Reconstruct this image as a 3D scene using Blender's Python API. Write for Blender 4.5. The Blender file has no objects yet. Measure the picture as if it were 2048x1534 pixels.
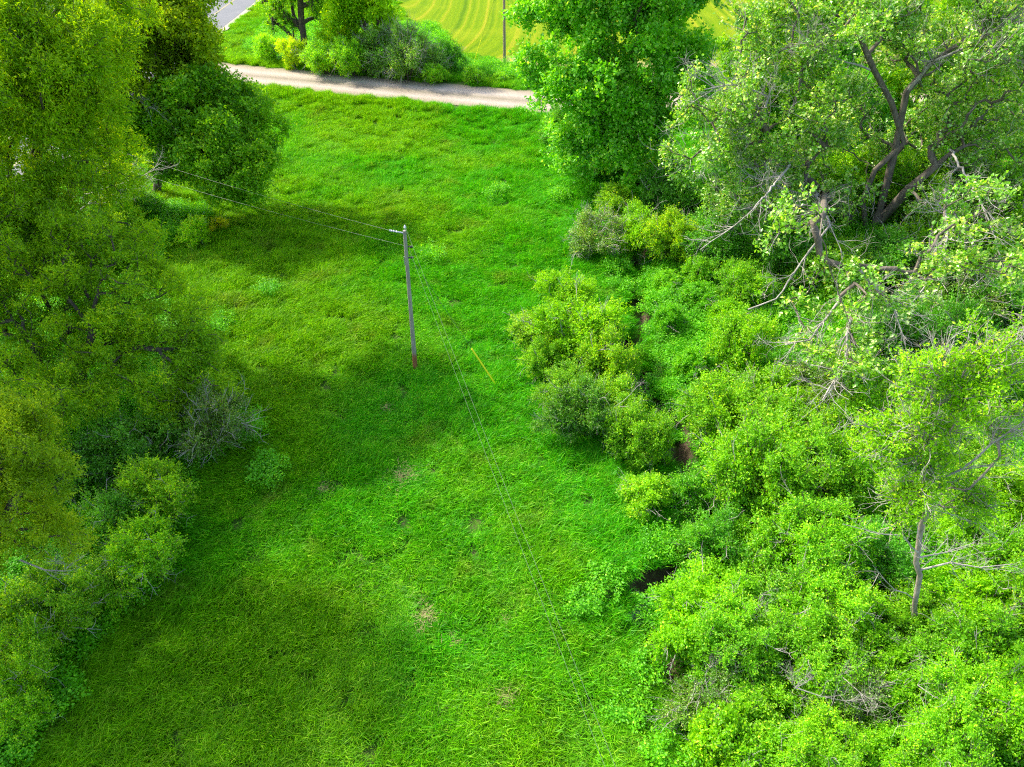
import bpy, math
import numpy as np
from mathutils import Vector

S = bpy.context.scene
COL = S.collection
RAD = math.radians

# ------------------------------------------------------------------ camera
CAM_H, PITCH, FPX = 23.0, 40.0, 1421.0
cd = bpy.data.cameras.new('camera'); cam = bpy.data.objects.new('camera', cd); COL.objects.link(cam)
cam.location = (0, 0, CAM_H); cam.rotation_euler = (RAD(90 - PITCH), 0, 0)
cd.sensor_width = 36; cd.lens = 36 * FPX / 2048; cd.clip_start = 0.5; cd.clip_end = 8000
S.camera = cam

# ------------------------------------------------------------------ light
SUN_EL, SUN_AZ = 43.0, 303.0            # azimuth clockwise from +Y: the sun stands left of and beyond the meadow
W_ = bpy.data.worlds.new('World'); S.world = W_; W_.use_nodes = True
nt = W_.node_tree; bg = nt.nodes['Background']
sky = nt.nodes.new('ShaderNodeTexSky'); sky.sky_type = 'NISHITA'; sky.sun_disc = False
sky.sun_elevation = RAD(SUN_EL); sky.sun_rotation = RAD(SUN_AZ)
sky.air_density = 1.0; sky.dust_density = 2.5; sky.ozone_density = 1.0
nt.links.new(sky.outputs[0], bg.inputs[0]); bg.inputs[1].default_value = 0.15
sd = bpy.data.lights.new('sun', 'SUN'); sun = bpy.data.objects.new('sun', sd); COL.objects.link(sun)
sd.energy = 2.4; sd.angle = RAD(2.0); sd.color = (1.0, 0.95, 0.84)
sdir = Vector((math.sin(RAD(SUN_AZ)) * math.cos(RAD(SUN_EL)), math.cos(RAD(SUN_AZ)) * math.cos(RAD(SUN_EL)), math.sin(RAD(SUN_EL))))
sun.rotation_euler = sdir.to_track_quat('Z', 'Y').to_euler(); sun.location = sdir * 200
S.view_settings.view_transform = 'Standard'; S.view_settings.look = 'None'
S.view_settings.exposure = 1.72; S.view_settings.gamma = 1.0
S.cycles.use_denoising = False; S.cycles.filter_width = 1.15
S.cycles.max_bounces = 6; S.cycles.diffuse_bounces = 4; S.cycles.transmission_bounces = 4
S.cycles.glossy_bounces = 2; S.cycles.caustics_reflective = False; S.cycles.caustics_refractive = False

# ------------------------------------------------------------------ view maths (photo pixel of the 2048 frame -> world)
_p = RAD(PITCH)
def ray(px, py):
    x = (px - 1024) / FPX; y = (767 - py) / FPX
    return np.array([x, math.cos(_p) + y * math.sin(_p), -math.sin(_p) + y * math.cos(_p)])
def G0(px, py, z=0.0):
    d = ray(px, py); t = (z - CAM_H) / d[2]; return np.array([d[0] * t, d[1] * t, z])
def at(px, py, Y):
    d = ray(px, py); t = Y / d[1]; return np.array([d[0] * t, Y, CAM_H + d[2] * t])
def proj(P):
    P = np.asarray(P, float); Z = P[..., 2] - CAM_H; Y = P[..., 1]
    d = Y * math.cos(_p) - Z * math.sin(_p); u = Y * math.sin(_p) + Z * math.cos(_p)
    d = np.maximum(d, 0.01)
    return 1024 + FPX * P[..., 0] / d, 767 - FPX * u / d

# ------------------------------------------------------------------ terrain
DITCH = [G0(*q)[:2] for q in ((1425, 1640), (1420, 1534), (1400, 1480), (1350, 1370), (1300, 1290), (1276, 1225), (1300, 1180), (1365, 1140), (1400, 1060),
                              (1385, 960), (1350, 880), (1310, 790), (1262, 700), (1272, 620), (1272, 560), (1290, 500), (1262, 440), (1250, 400), (1290, 350), (1330, 300), (1330, 250))]
ROAD = [G0(*q, 0.45)[:2] for q in ((-500, 60), (-250, 82), (0, 102), (200, 122), (330, 132), (455, 147), (620, 162), (800, 180), (950, 193), (1095, 205), (1250, 210), (1450, 212), (1800, 208), (2100, 205), (2500, 200), (3000, 195))]
POOL = G0(1278, 1215)[:2]
def pdist(x, y, poly):
    """distance to a polyline, and the running length of the nearest point"""
    best = np.full(np.shape(x), 1e9); s = np.zeros(np.shape(x)); run = 0.0
    for a, b in zip(poly[:-1], poly[1:]):
        ax, ay = a; dx, dy = b[0] - ax, b[1] - ay; L2 = dx * dx + dy * dy
        t = np.clip(((x - ax) * dx + (y - ay) * dy) / L2, 0, 1)
        d = np.hypot(x - ax - t * dx, y - ay - t * dy); L = math.sqrt(L2)
        m = d < best; best = np.where(m, d, best); s = np.where(m, run + t * L, s); run += L
    return best, s
def sstep(a, b, x):
    t = np.clip((x - a) / (b - a), 0, 1); return t * t * (3 - 2 * t)
def wob(x, y):
    return (np.sin(x * .31 + 1.3 * np.sin(y * .17)) * .5 + np.sin(y * .43 + x * .21 + 1) * .35 + np.sin(x * .93 - y * .71 + 2) * .18 + np.sin(x * 1.7 + y * 1.9) * .08)
def height(x, y):
    x = np.asarray(x, float); y = np.asarray(y, float)
    near = 1 - sstep(110, 150, np.hypot(x, y - 40))
    z = wob(x, y) * 0.14 * near
    z = z + sstep(2, 16, x - 6 - 0.02 * y) * 0.9 * (1 - sstep(55, 75, y))          # bank right of the ditch
    dr, _ = pdist(x, y, ROAD)
    k = sstep(8.5, 3.0, dr)
    z = z * (1 - k) + 0.45 * k
    dd, _ = pdist(x, y, DITCH)
    w = .72 + 0.18 * np.sin(x * 2.1 + y * 1.7) + .22 * np.exp(-((x - POOL[0]) ** 2 + (y - POOL[1]) ** 2) / 1.2)
    z = z - 1.35 * sstep(w + 0.5, w - 0.75, dd) * (1 - k)
    fl = sstep(86, 96, y)
    z = z * (1 - fl) + 0.12 * fl
    rd = sstep(9, 5, np.abs(x + 38.6)) * (1 - .75 * sstep(88, 120, y))
    return z * (1 - rd) + .42 * rd
def G(px, py, z=0.0):
    p = G0(px, py, z)
    for _ in range(3): p = G0(px, py, z + float(height(p[0], p[1])))
    return p

# ------------------------------------------------------------------ materials
def mat(name):
    m = bpy.data.materials.new(name); m.use_nodes = True; n = m.node_tree
    n.nodes.clear(); o = n.nodes.new('ShaderNodeOutputMaterial'); return m, n, o
def N(n, typ, **kw):
    x = n.nodes.new(typ)
    for k, v in kw.items():
        if isinstance(k, str) and hasattr(x, k): setattr(x, k, v)
    return x
def mixc(n, f, a, b, blend='MIX'):
    x = n.nodes.new('ShaderNodeMix'); x.data_type = 'RGBA'; x.blend_type = blend
    for s, v in ((0, f), (6, a), (7, b)):
        if isinstance(v, (float, int)): x.inputs[s].default_value = v
        elif isinstance(v, (tuple, list)): x.inputs[s].default_value = (*v, 1)
        else: n.links.new(v, x.inputs[s])
    return x.outputs[2]
def ramp(n, f, stops):
    r = n.nodes.new('ShaderNodeValToRGB'); e = r.color_ramp.elements
    while len(e) < len(stops): e.new(0.5)
    for q, (p, c) in zip(e, stops):
        q.position = p; q.color = (*c, 1) if len(c) == 3 else c
    n.links.new(f, r.inputs[0]); return r.outputs[0]
def noise(n, vec, scale, detail=3, rough=.55):
    x = n.nodes.new('ShaderNodeTexNoise'); x.inputs['Scale'].default_value = scale
    x.inputs['Detail'].default_value = detail; x.inputs['Roughness'].default_value = rough
    n.links.new(vec, x.inputs['Vector']); return x.outputs[0]
def geopos(n): return n.nodes.new('ShaderNodeNewGeometry').outputs['Position']
def bumpn(n, h, dist, strength=1.0):
    b = n.nodes.new('ShaderNodeBump'); b.inputs['Distance'].default_value = dist; b.inputs['Strength'].default_value = strength
    n.links.new(h, b.inputs['Height']); return b.outputs[0]

def leaf_material(name, dark, light, tip=None, gloss=0.06, rough=.45, trans=.5, tcol=(1.35, 1.15, .35), pos=0.35):
    m, n, o = mat(name)
    a = N(n, 'ShaderNodeAttribute'); a.attribute_name = 'rnd'; a.attribute_type = 'GEOMETRY'
    stops = [(0.0, dark), (0.75, light)] + ([(1.0, tip)] if tip else [])
    c = ramp(n, a.outputs['Fac'], stops)
    g = geopos(n); ns = noise(n, g, pos, 2)
    c = mixc(n, ramp(n, ns, [(.38, (0, 0, 0)), (.62, (1, 1, 1))]), mixc(n, 1.0, c, (.80, .88, .9), 'MULTIPLY'), mixc(n, 1.0, c, (1.22, 1.12, .8), 'MULTIPLY'))
    oi = n.nodes.new('ShaderNodeObjectInfo')
    c = mixc(n, 1.0, c, oi.outputs['Color'], 'MULTIPLY')
    d = N(n, 'ShaderNodeBsdfDiffuse'); n.links.new(c, d.inputs[0])
    t = N(n, 'ShaderNodeBsdfTranslucent'); n.links.new(mixc(n, 1.0, c, tcol, 'MULTIPLY'), t.inputs[0])
    mx = N(n, 'ShaderNodeMixShader'); mx.inputs[0].default_value = trans
    n.links.new(d.outputs[0], mx.inputs[1]); n.links.new(t.outputs[0], mx.inputs[2])
    gl = N(n, 'ShaderNodeBsdfGlossy'); gl.inputs['Roughness'].default_value = rough; gl.inputs[0].default_value = (.9, .95, .85, 1)
    m2 = N(n, 'ShaderNodeMixShader'); m2.inputs[0].default_value = gloss
    n.links.new(mx.outputs[0], m2.inputs[1]); n.links.new(gl.outputs[0], m2.inputs[2])
    n.links.new(m2.outputs[0], o.inputs[0]); return m

def bark_material(name, a, b, scale=6.0, bump=.03):
    m, n, o = mat(name); p = N(n, 'ShaderNodeBsdfPrincipled'); g = geopos(n)
    mp = N(n, 'ShaderNodeMapping'); mp.inputs['Scale'].default_value = (1, 1, .25); n.links.new(g, mp.inputs[0])
    ns = noise(n, mp.outputs[0], scale, 5, .7)
    n.links.new(ramp(n, ns, [(.3, a), (.7, b)]), p.inputs['Base Color']); p.inputs['Roughness'].default_value = .9
    n.links.new(bumpn(n, ns, bump), p.inputs['Normal']); n.links.new(p.outputs[0], o.inputs[0]); return m

def plain(name, c, rough=.6, metal=0.0):
    m, n, o = mat(name); p = N(n, 'ShaderNodeBsdfPrincipled'); g = geopos(n)
    ns = noise(n, g, 25, 3)
    n.links.new(ramp(n, ns, [(.3, tuple(v * .8 for v in c)), (.7, tuple(min(1, v * 1.15) for v in c))]), p.inputs['Base Color'])
    p.inputs['Roughness'].default_value = rough; p.inputs['Metallic'].default_value = metal
    n.links.new(p.outputs[0], o.inputs[0]); return m

M = {}
M['leaf_mid'] = leaf_material('leaf_mid', (.08, .28, .003), (.23, .54, .004), (.48, .72, .03), gloss=.02)
M['leaf_yellow'] = leaf_material('leaf_yellow', (.16, .32, .003), (.36, .54, .004), (.58, .70, .015), gloss=.015)
M['leaf_olive'] = leaf_material('leaf_olive', (.13, .31, .002), (.31, .56, .003), (.54, .72, .008), gloss=.015)
M['leaf_silver'] = leaf_material('leaf_silver', (.07, .24, .008), (.18, .42, .016), (.46, .60, .22), gloss=.05, rough=.38)
M['leaf_deep'] = leaf_material('leaf_deep', (.05, .25, .004), (.13, .46, .006), (.30, .60, .08), gloss=.03)
M['bark'] = bark_material('bark', (.035, .026, .018), (.13, .10, .07))
M['bark_grey'] = bark_material('bark_grey', (.06, .048, .034), (.21, .17, .12))
M['bark_pale'] = bark_material('bark_pale', (.13, .105, .075), (.38, .32, .25))
M['deadwood'] = bark_material('deadwood', (.18, .16, .13), (.47, .43, .37))

# grass blades: several meadow tones by world position plus a value per blade
def grass_mat():
    m, n, o = mat('grass_blades')
    a = N(n, 'ShaderNodeAttribute'); a.attribute_name = 'rnd'
    g = geopos(n)
    n1 = noise(n, g, .085, 3, .5); n2 = noise(n, g, .42, 4, .6); n3 = noise(n, g, 1.7, 2)
    cool = ramp(n, a.outputs['Fac'], [(0, (.04, .31, .002)), (.8, (.12, .60, .003)), (1, (.30, .66, .02))])
    warm = ramp(n, a.outputs['Fac'], [(0, (.10, .34, .002)), (.8, (.28, .63, .003)), (1, (.44, .70, .03))])
    dry = ramp(n, a.outputs['Fac'], [(0, (.12, .19, .01)), (.8, (.34, .46, .02)), (1, (.42, .40, .12))])
    sp = N(n, 'ShaderNodeSeparateXYZ'); n.links.new(g, sp.inputs[0])
    # the warmer sward at the far left and at the near end
    mr = N(n, 'ShaderNodeMapRange'); mr.inputs[1].default_value = 4; mr.inputs[2].default_value = -12; mr.inputs[3].default_value = -.15; mr.inputs[4].default_value = .10
    n.links.new(sp.outputs[0], mr.inputs[0])
    mr2 = N(n, 'ShaderNodeMapRange'); mr2.inputs[1].default_value = 18; mr2.inputs[2].default_value = 8; mr2.inputs[3].default_value = 0; mr2.inputs[4].default_value = .16
    n.links.new(sp.outputs[1], mr2.inputs[0])
    s = N(n, 'ShaderNodeMath', operation='ADD'); n.links.new(n1, s.inputs[0]); n.links.new(mr.outputs[0], s.inputs[1])
    s2 = N(n, 'ShaderNodeMath', operation='ADD'); n.links.new(s.outputs[0], s2.inputs[0]); n.links.new(mr2.outputs[0], s2.inputs[1])
    c = mixc(n, ramp(n, s2.outputs[0], [(.42, (0, 0, 0)), (.60, (1, 1, 1))]), cool, warm)
    c = mixc(n, ramp(n, n2, [(.56, (0, 0, 0)), (.72, (.55, .55, .55))]), c, dry)
    c = mixc(n, ramp(n, n3, [(.3, (0, 0, 0)), (.7, (1, 1, 1))]), mixc(n, 1.0, c, (.62, .70, .8), 'MULTIPLY'), c)
    d = N(n, 'ShaderNodeBsdfDiffuse'); n.links.new(c, d.inputs[0])
    t = N(n, 'ShaderNodeBsdfTranslucent'); n.links.new(mixc(n, 1.0, c, (1.3, 1.1, .4), 'MULTIPLY'), t.inputs[0])
    mx = N(n, 'ShaderNodeMixShader'); mx.inputs[0].default_value = .38
    n.links.new(d.outputs[0], mx.inputs[1]); n.links.new(t.outputs[0], mx.inputs[2])
    gl = N(n, 'ShaderNodeBsdfGlossy'); gl.inputs['Roughness'].default_value = .4
    m2 = N(n, 'ShaderNodeMixShader'); m2.inputs[0].default_value = .008
    n.links.new(mx.outputs[0], m2.inputs[1]); n.links.new(gl.outputs[0], m2.inputs[2])
    n.links.new(m2.outputs[0], o.inputs[0]); return m
M['grass'] = grass_mat()

def ground_mat():
    m, n, o = mat('ground_soil'); p = N(n, 'ShaderNodeBsdfPrincipled'); p.inputs['Specular IOR Level'].default_value = .1; g = geopos(n)
    n1 = noise(n, g, .25, 4); n2 = noise(n, g, 5, 5, .7)
    green = ramp(n, n1, [(.3, (.025, .10, .006)), (.7, (.07, .15, .012))])
    soil = ramp(n, n2, [(.3, (.035, .026, .016)), (.7, (.13, .095, .06))])
    sp = N(n, 'ShaderNodeSeparateXYZ'); n.links.new(g, sp.inputs[0])
    mr = N(n, 'ShaderNodeMapRange'); mr.inputs[1].default_value = -.30; mr.inputs[2].default_value = -.15; n.links.new(sp.outputs[2], mr.inputs[0])
    c = mixc(n, mr.outputs[0], soil, mixc(n, ramp(n, n2, [(.45, (0, 0, 0)), (.6, (.6, .6, .6))]), green, soil))
    n.links.new(c, p.inputs['Base Color']); p.inputs['Roughness'].default_value = .95
    n.links.new(bumpn(n, n2, .08), p.inputs['Normal']); n.links.new(p.outputs[0], o.inputs[0]); return m
M['ground'] = ground_mat()

def gravel_mat():
    m, n, o = mat('pale_gravel'); p = N(n, 'ShaderNodeBsdfPrincipled'); p.inputs['Specular IOR Level'].default_value = .04; g = geopos(n)
    uv = N(n, 'ShaderNodeAttribute'); uv.attribute_name = 'across'
    n1 = noise(n, g, 14, 4, .8); n2 = noise(n, g, .5, 4)
    c = ramp(n, n1, [(.3, (.26, .215, .17)), (.7, (.43, .37, .30))])
    c = mixc(n, ramp(n, n2, [(.4, (0, 0, 0)), (.7, (.5, .5, .5))]), c, (.29, .225, .165))
    tr = ramp(n, uv.outputs['Fac'], [(.0, (.62, .66, .45)), (.12, (.9, .88, .8)), (.27, (1.18, 1.18, 1.18)), (.48, (.70, .70, .62)), (.68, (1.18, 1.18, 1.18)), (.88, (.9, .88, .8)), (1, (.62, .66, .45))])
    c = mixc(n, 1.0, c, tr, 'MULTIPLY')
    n.links.new(c, p.inputs['Base Color']); p.inputs['Roughness'].default_value = .95
    n.links.new(bumpn(n, n1, .04), p.inputs['Normal']); n.links.new(p.outputs[0], o.inputs[0]); return m
M['gravel'] = gravel_mat()

def asphalt_mat():
    m, n, o = mat('asphalt'); p = N(n, 'ShaderNodeBsdfPrincipled'); p.inputs['Specular IOR Level'].default_value = .2; g = geopos(n)
    n1 = noise(n, g, 20, 4, .8); n2 = noise(n, g, .6, 4)
    c = ramp(n, n1, [(.3, (.105, .108, .112)), (.7, (.155, .158, .162))])
    c = mixc(n, ramp(n, n2, [(.4, (0, 0, 0)), (.7, (.4, .4, .4))]), c, (.19, .185, .185))
    n.links.new(c, p.inputs['Base Color']); p.inputs['Roughness'].default_value = .85
    n.links.new(p.outputs[0], o.inputs[0]); return m
M['asphalt'] = asphalt_mat()
M['shoulder'] = plain('pale_shoulder', (.33, .28, .22), .95)
M['yellow_line'] = plain('yellow_line', (.24, .20, .09), .8)
M['water'] = plain('stream_water', (.035, .024, .016), .22)

def hay_mat():
    m, n, o = mat('mown_hay'); p = N(n, 'ShaderNodeBsdfPrincipled'); p.inputs['Specular IOR Level'].default_value = .04; g = geopos(n)
    uv = N(n, 'ShaderNodeAttribute'); uv.attribute_name = 'across'     # metres from the curved field edge: swaths follow it
    n0 = noise(n, g, .12, 2)
    ad = N(n, 'ShaderNodeMath', operation='MULTIPLY_ADD'); n.links.new(n0, ad.inputs[0]); ad.inputs[1].default_value = .45; n.links.new(uv.outputs['Fac'], ad.inputs[2])
    cm = N(n, 'ShaderNodeCombineXYZ'); n.links.new(ad.outputs[0], cm.inputs[0])
    st = noise(n, cm.outputs[0], .95, 1.5, .6)
    n2 = noise(n, g, 6, 5, .75); n3 = noise(n, g, .10, 3)
    c = ramp(n, st, [(.34, (.070, .150, .001)), (.46, (.125, .215, .001)), (.56, (.165, .24, .001)), (.66, (.26, .265, .012))])
    c = mixc(n, ramp(n, n3, [(.5, (0, 0, 0)), (.75, (.55, .55, .55))]), c, (.26, .30, .01))
    c = mixc(n, 1.0, c, ramp(n, n2, [(.3, (.78, .8, .75)), (.7, (1.15, 1.12, 1.1))]), 'MULTIPLY')
    sp = N(n, 'ShaderNodeAttribute'); sp.attribute_name = 'edge'
    n4 = noise(n, g, 1.2, 4, .7)
    s = N(n, 'ShaderNodeMath', operation='MULTIPLY_ADD'); n.links.new(n4, s.inputs[0]); s.inputs[1].default_value = 5.0; n.links.new(sp.outputs['Fac'], s.inputs[2])
    tan = ramp(n, n2, [(.3, (.22, .19, .05)), (.7, (.42, .34, .17))])
    mr = N(n, 'ShaderNodeMapRange'); mr.inputs[1].default_value = 5.6; mr.inputs[2].default_value = 3.6; n.links.new(s.outputs[0], mr.inputs[0])
    c = mixc(n, mr.outputs[0], c, tan)
    n.links.new(c, p.inputs['Base Color']); p.inputs['Roughness'].default_value = .9
    n.links.new(bumpn(n, n2, .10), p.inputs['Normal']); n.links.new(p.outputs[0], o.inputs[0]); return m
M['hay'] = hay_mat()

# ------------------------------------------------------------------ object helpers
def tag(o, label=None, cat=None, group=None, kind=None):
    if label: o['label'] = label
    if cat: o['category'] = cat
    if group: o['group'] = group
    if kind: o['kind'] = kind
    return o
def empty(name, loc, label=None, cat=None, group=None):
    o = bpy.data.objects.new(name, None); COL.objects.link(o); o.location = tuple(loc); o.empty_display_size = .3
    return tag(o, label, cat, group)
def mesh(name, V, F, material, attrs=None, smooth=False, fattrs=None):
    """V (n,3); F list of (m,k) index arrays of one size each"""
    me = bpy.data.meshes.new(name); V = np.ascontiguousarray(V, dtype=np.float32)
    me.vertices.add(len(V)); me.vertices.foreach_set('co', V.ravel())
    F = [np.asarray(f, dtype=np.int32) for f in F if len(f)]
    if F:
        idx = np.concatenate([f.ravel() for f in F]); tot = np.concatenate([np.full(len(f), f.shape[1], np.int32) for f in F])
        st = np.concatenate([[0], np.cumsum(tot)[:-1]]).astype(np.int32)
        me.loops.add(len(idx)); me.loops.foreach_set('vertex_index', idx)
        me.polygons.add(len(tot)); me.polygons.foreach_set('loop_start', st); me.polygons.foreach_set('loop_total', tot)
        me.polygons.foreach_set('use_smooth', np.full(len(tot), smooth))
    for k, a in (attrs or {}).items():
        at_ = me.attributes.new(k, 'FLOAT', 'POINT'); at_.data.foreach_set('value', np.asarray(a, np.float32))
    for k, a in (fattrs or {}).items():
        at_ = me.attributes.new(k, 'FLOAT', 'FACE'); at_.data.foreach_set('value', np.asarray(a, np.float32))
    me.update(calc_edges=True)
    if material: me.materials.append(material)
    return me
def add(name, me, parent=None):
    o = bpy.data.objects.new(name, me); COL.objects.link(o)
    if parent: o.parent = parent
    return o
def copy_tree(o, parent=None):
    c = o.copy(); COL.objects.link(c); c.parent = parent
    for ch in list(o.children): copy_tree(ch, c)
    return c
def nrm(v): return v / np.maximum(np.linalg.norm(v, axis=-1, keepdims=True), 1e-9)

def sheet(name, poly, prof, lift, material, kind='structure', step=1.0, attr=True):
    """a strip along a polyline; prof = offsets across"""
    P = [np.array(a) for a in poly]; pts = []
    for i in range(len(P) - 1):
        n = max(1, int(np.linalg.norm(P[i + 1] - P[i]) / step))
        p0 = P[max(i - 1, 0)]; p3 = P[min(i + 2, len(P) - 1)]
        for k in range(n):
            t = k / n; a, b = P[i], P[i + 1]
            pts.append(.5 * ((2 * a) + (-p0 + b) * t + (2 * p0 - 5 * a + 4 * b - p3) * t * t + (-p0 + 3 * a - 3 * b + p3) * t ** 3))
    pts.append(P[-1]); pts = np.array(pts); T = nrm(np.gradient(pts, axis=0)); Nn = np.stack([-T[:, 1], T[:, 0]], 1)
    k = len(prof); V = []; A = []
    for j, o in enumerate(prof):
        q = pts + Nn * o; V.append(np.column_stack([q, height(q[:, 0], q[:, 1]) + lift])); A.append(np.full(len(q), (o - prof[0]) / (prof[-1] - prof[0])))
    V = np.stack(V, 1).reshape(-1, 3); A = np.stack(A, 1).ravel(); n = len(pts)
    i = np.arange(n - 1)[:, None] * k + np.arange(k - 1)[None]; i = i.ravel()
    F = np.stack([i, i + 1, i + 1 + k, i + k], 1)[:, ::-1]
    me = mesh(name, V, [F], material, {'across': A}); o = add(name, me); tag(o, kind=kind); return o

# ------------------------------------------------------------------ the setting
def grow(a, b, s0, f):
    out = [a]; s = s0
    while out[-1] < b: out.append(out[-1] + s); s *= f
    return out
xs = np.array(sorted([-v for v in grow(58, 3500, .8, 1.25)]) + list(np.arange(-57.5, 57.6, .5)) + grow(58, 3500, .8, 1.25))
ys = np.array(sorted([-v for v in grow(6, 3000, .8, 1.25)]) + list(np.arange(-5.5, 95, .5)) + grow(95, 3500, .8, 1.2))
X, Y = np.meshgrid(xs, ys); Z = height(X, Y)
i = (np.arange(len(ys) - 1)[:, None] * len(xs) + np.arange(len(xs) - 1)[None]).ravel()
ground = add('ground', mesh('ground', np.stack([X, Y, Z], -1).reshape(-1, 3), [np.stack([i, i + 1, i + 1 + len(xs), i + len(xs)], 1)], M['ground'], smooth=True))
tag(ground, kind='structure')

GR_W = 2.9
sheet('gravel_road', ROAD, list(np.linspace(-GR_W, GR_W, 9)), .05, M['gravel'])
# asphalt road far left, running away from the camera
AX = -38.6
ar = [np.array([AX, y]) for y in (40, 60, 80, 100, 130, 200, 400)]
def flat_strip(name, x0, x1, lift, m, k=2, y0=40, y1=600):
    yy = np.array(list(np.arange(y0, 130, 1.0)) + [150, 200, 300, y1]); xx = np.linspace(x0, x1, k); A, B = np.meshgrid(xx, yy)
    i = (np.arange(len(yy) - 1)[:, None] * k + np.arange(k - 1)[None]).ravel()
    o = add(name, mesh(name, np.stack([A, B, height(np.full_like(A, AX), B) + lift], -1).reshape(-1, 3), [np.stack([i, i + 1, i + 1 + k, i + k], 1)], m)); tag(o, kind='structure'); return o
flat_strip('road_shoulder', AX - 3.9, AX + 4.1, .10, M['shoulder'], 5)
flat_strip('road', AX - 3.2, AX + 3.2, .115, M['asphalt'], 5)
flat_strip('centre_line', AX - .12, AX + .12, .125, M['yellow_line'])

# mown field: curved near edge
FE = [G0(*q)[:2] for q in ((770, -60), (800, 20), (838, 72), (890, 98), (960, 112), (1020, 128), (1090, 136), (1200, 138), (1400, 138), (1700, 130), (2200, 120), (2900, 110))]
ex = np.array([p[0] for p in FE]); ey = np.array([p[1] for p in FE])
gx = np.concatenate([np.arange(ex[0], 80, .6), np.arange(80, 500, 8)]); gv = np.concatenate([np.arange(0, 60, .8), np.arange(60, 450, 8)])
GX, GV = np.meshgrid(gx, gv); GY = np.interp(GX, ex, ey) + .35 * np.sin(GX * 1.1) + .25 * np.sin(GX * 2.7 + 1) + GV
nx = len(gx); q = (np.arange(len(gv) - 1)[:, None] * nx + np.arange(nx - 1)[None]).ravel()
o = add('hay_field', mesh('hay_field', np.stack([GX, GY, height(GX, GY) + .06], -1).reshape(-1, 3), [np.stack([q, q + 1, q + 1 + nx, q + nx], 1)], M['hay'],
        {'across': (GX + 3.5 * np.exp(-GV / 7) + .015 * GV).ravel(), 'edge': GV.ravel() + 3 * (1 - sstep(-4, 0, GX)).ravel() * 2}))
tag(o, kind='structure')
o = sheet('stream', DITCH, [-.9, 0, .9], 0, M['water'])
v = np.array([tuple(x.co) for x in o.data.vertices]); v[:, 2] = -.92; o.data.vertices.foreach_set('co', v.ravel().astype(np.float32)); o.data.update()

# ------------------------------------------------------------------ scattered sward (stuff)
def blade_patch(name, n, size, hmin, hmax, width, seed, material, lean=.45, hi=.06):
    r = np.random.default_rng(seed)
    B = np.column_stack([r.uniform(-size / 2, size / 2, (n, 2)), np.full(n, -.03)])
    # tussocks
    c = r.uniform(-size / 2, size / 2, (14, 2)); k = r.integers(0, 14, n); pull = r.uniform(0, .55, (n, 1)); B[:, :2] = B[:, :2] * (1 - pull) + c[k] * pull
    tuft_h = r.uniform(.7, 1.3, 14)[k]
    H = r.uniform(hmin, hmax, n) * tuft_h
    a = r.normal(0, 1.1, n); L = np.abs(r.normal(lean, .35, n))
    D = np.column_stack([np.cos(a) * L, np.sin(a) * L, np.ones(n)]); D = nrm(D)
    mid = B + D * (H * .55)[:, None]
    D2 = nrm(D + np.column_stack([np.cos(a), np.sin(a), np.full(n, -.5)]) * r.uniform(.3, 1.3, (n, 1)))
    tip = mid + D2 * (H * .6)[:, None]
    t = r.uniform(0, math.pi, n); sdv = np.column_stack([np.cos(t), np.sin(t), np.zeros(n)]) * (width * r.uniform(.6, 1.3, n))[:, None] / 2
    V = np.stack([B - sdv * .7, B + sdv * .7, mid - sdv, mid + sdv, tip], 1).reshape(-1, 3)
    i = np.arange(n) * 5
    rr = np.clip(r.beta(1.1, 1.3, n), 0, .98); rr[r.random(n) < hi] = 1.0
    rnd = np.repeat(rr, 5)
    return mesh(name, V, [np.stack([i, i + 1, i + 3, i + 2], 1), np.stack([i + 2, i + 3, i + 4], 1)], material, {'rnd': rnd})

def kites(P, D, size, r, width=.55, tilt=.55, fold=.10):
    n = len(P); s = size * r.uniform(.65, 1.25, n)[:, None]
    nn = nrm(np.array([0, 0, 1.0]) + r.normal(0, tilt, (n, 3))); D = nrm(D); nn = nrm(nn - (nn * D).sum(1, keepdims=True) * D)
    sd_ = np.cross(D, nn) * s * width / 2; up = nn * s * fold
    V = np.stack([P, P + D * s * .42 + sd_ + up, P + D * s, P + D * s * .42 - sd_ + up], 1).reshape(-1, 3)
    i = np.arange(n) * 4; F = np.stack([i, i + 1, i + 2, i + 3], 1); return V, F
def leaf_mesh(name, P, D, size, r, material, width=.55, tilt=.55, groups=None, bright=.08):
    V, F = kites(P, D, size, r, width, tilt)
    v = r.beta(2.2, 2.2, len(P))
    if groups is not None: v = v * .6 + groups * .4
    v = np.clip(v, 0, .97); v[r.random(len(P)) < bright] = 1.0
    return mesh(name, V, [F], material, fattrs={'rnd': v})

def herb_patch(name, nst, per, size, h, leaf, seed, material):
    r = np.random.default_rng(seed)
    B = np.column_stack([r.uniform(-size / 2, size / 2, (nst, 2)), r.uniform(.4, 1.0, nst) * h])
    P = np.repeat(B, per, 0); n = len(P); a = r.uniform(0, 2 * math.pi, n); rad = r.uniform(.02, .16, n)
    P = P + np.column_stack([np.cos(a) * rad, np.sin(a) * rad, r.uniform(-.30, .05, n)])
    D = np.column_stack([np.cos(a), np.sin(a), r.normal(.05, .3, n)])
    return leaf_mesh(name, P, D, leaf, r, material, .62, .45, np.repeat(r.random(nst), per))

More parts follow.
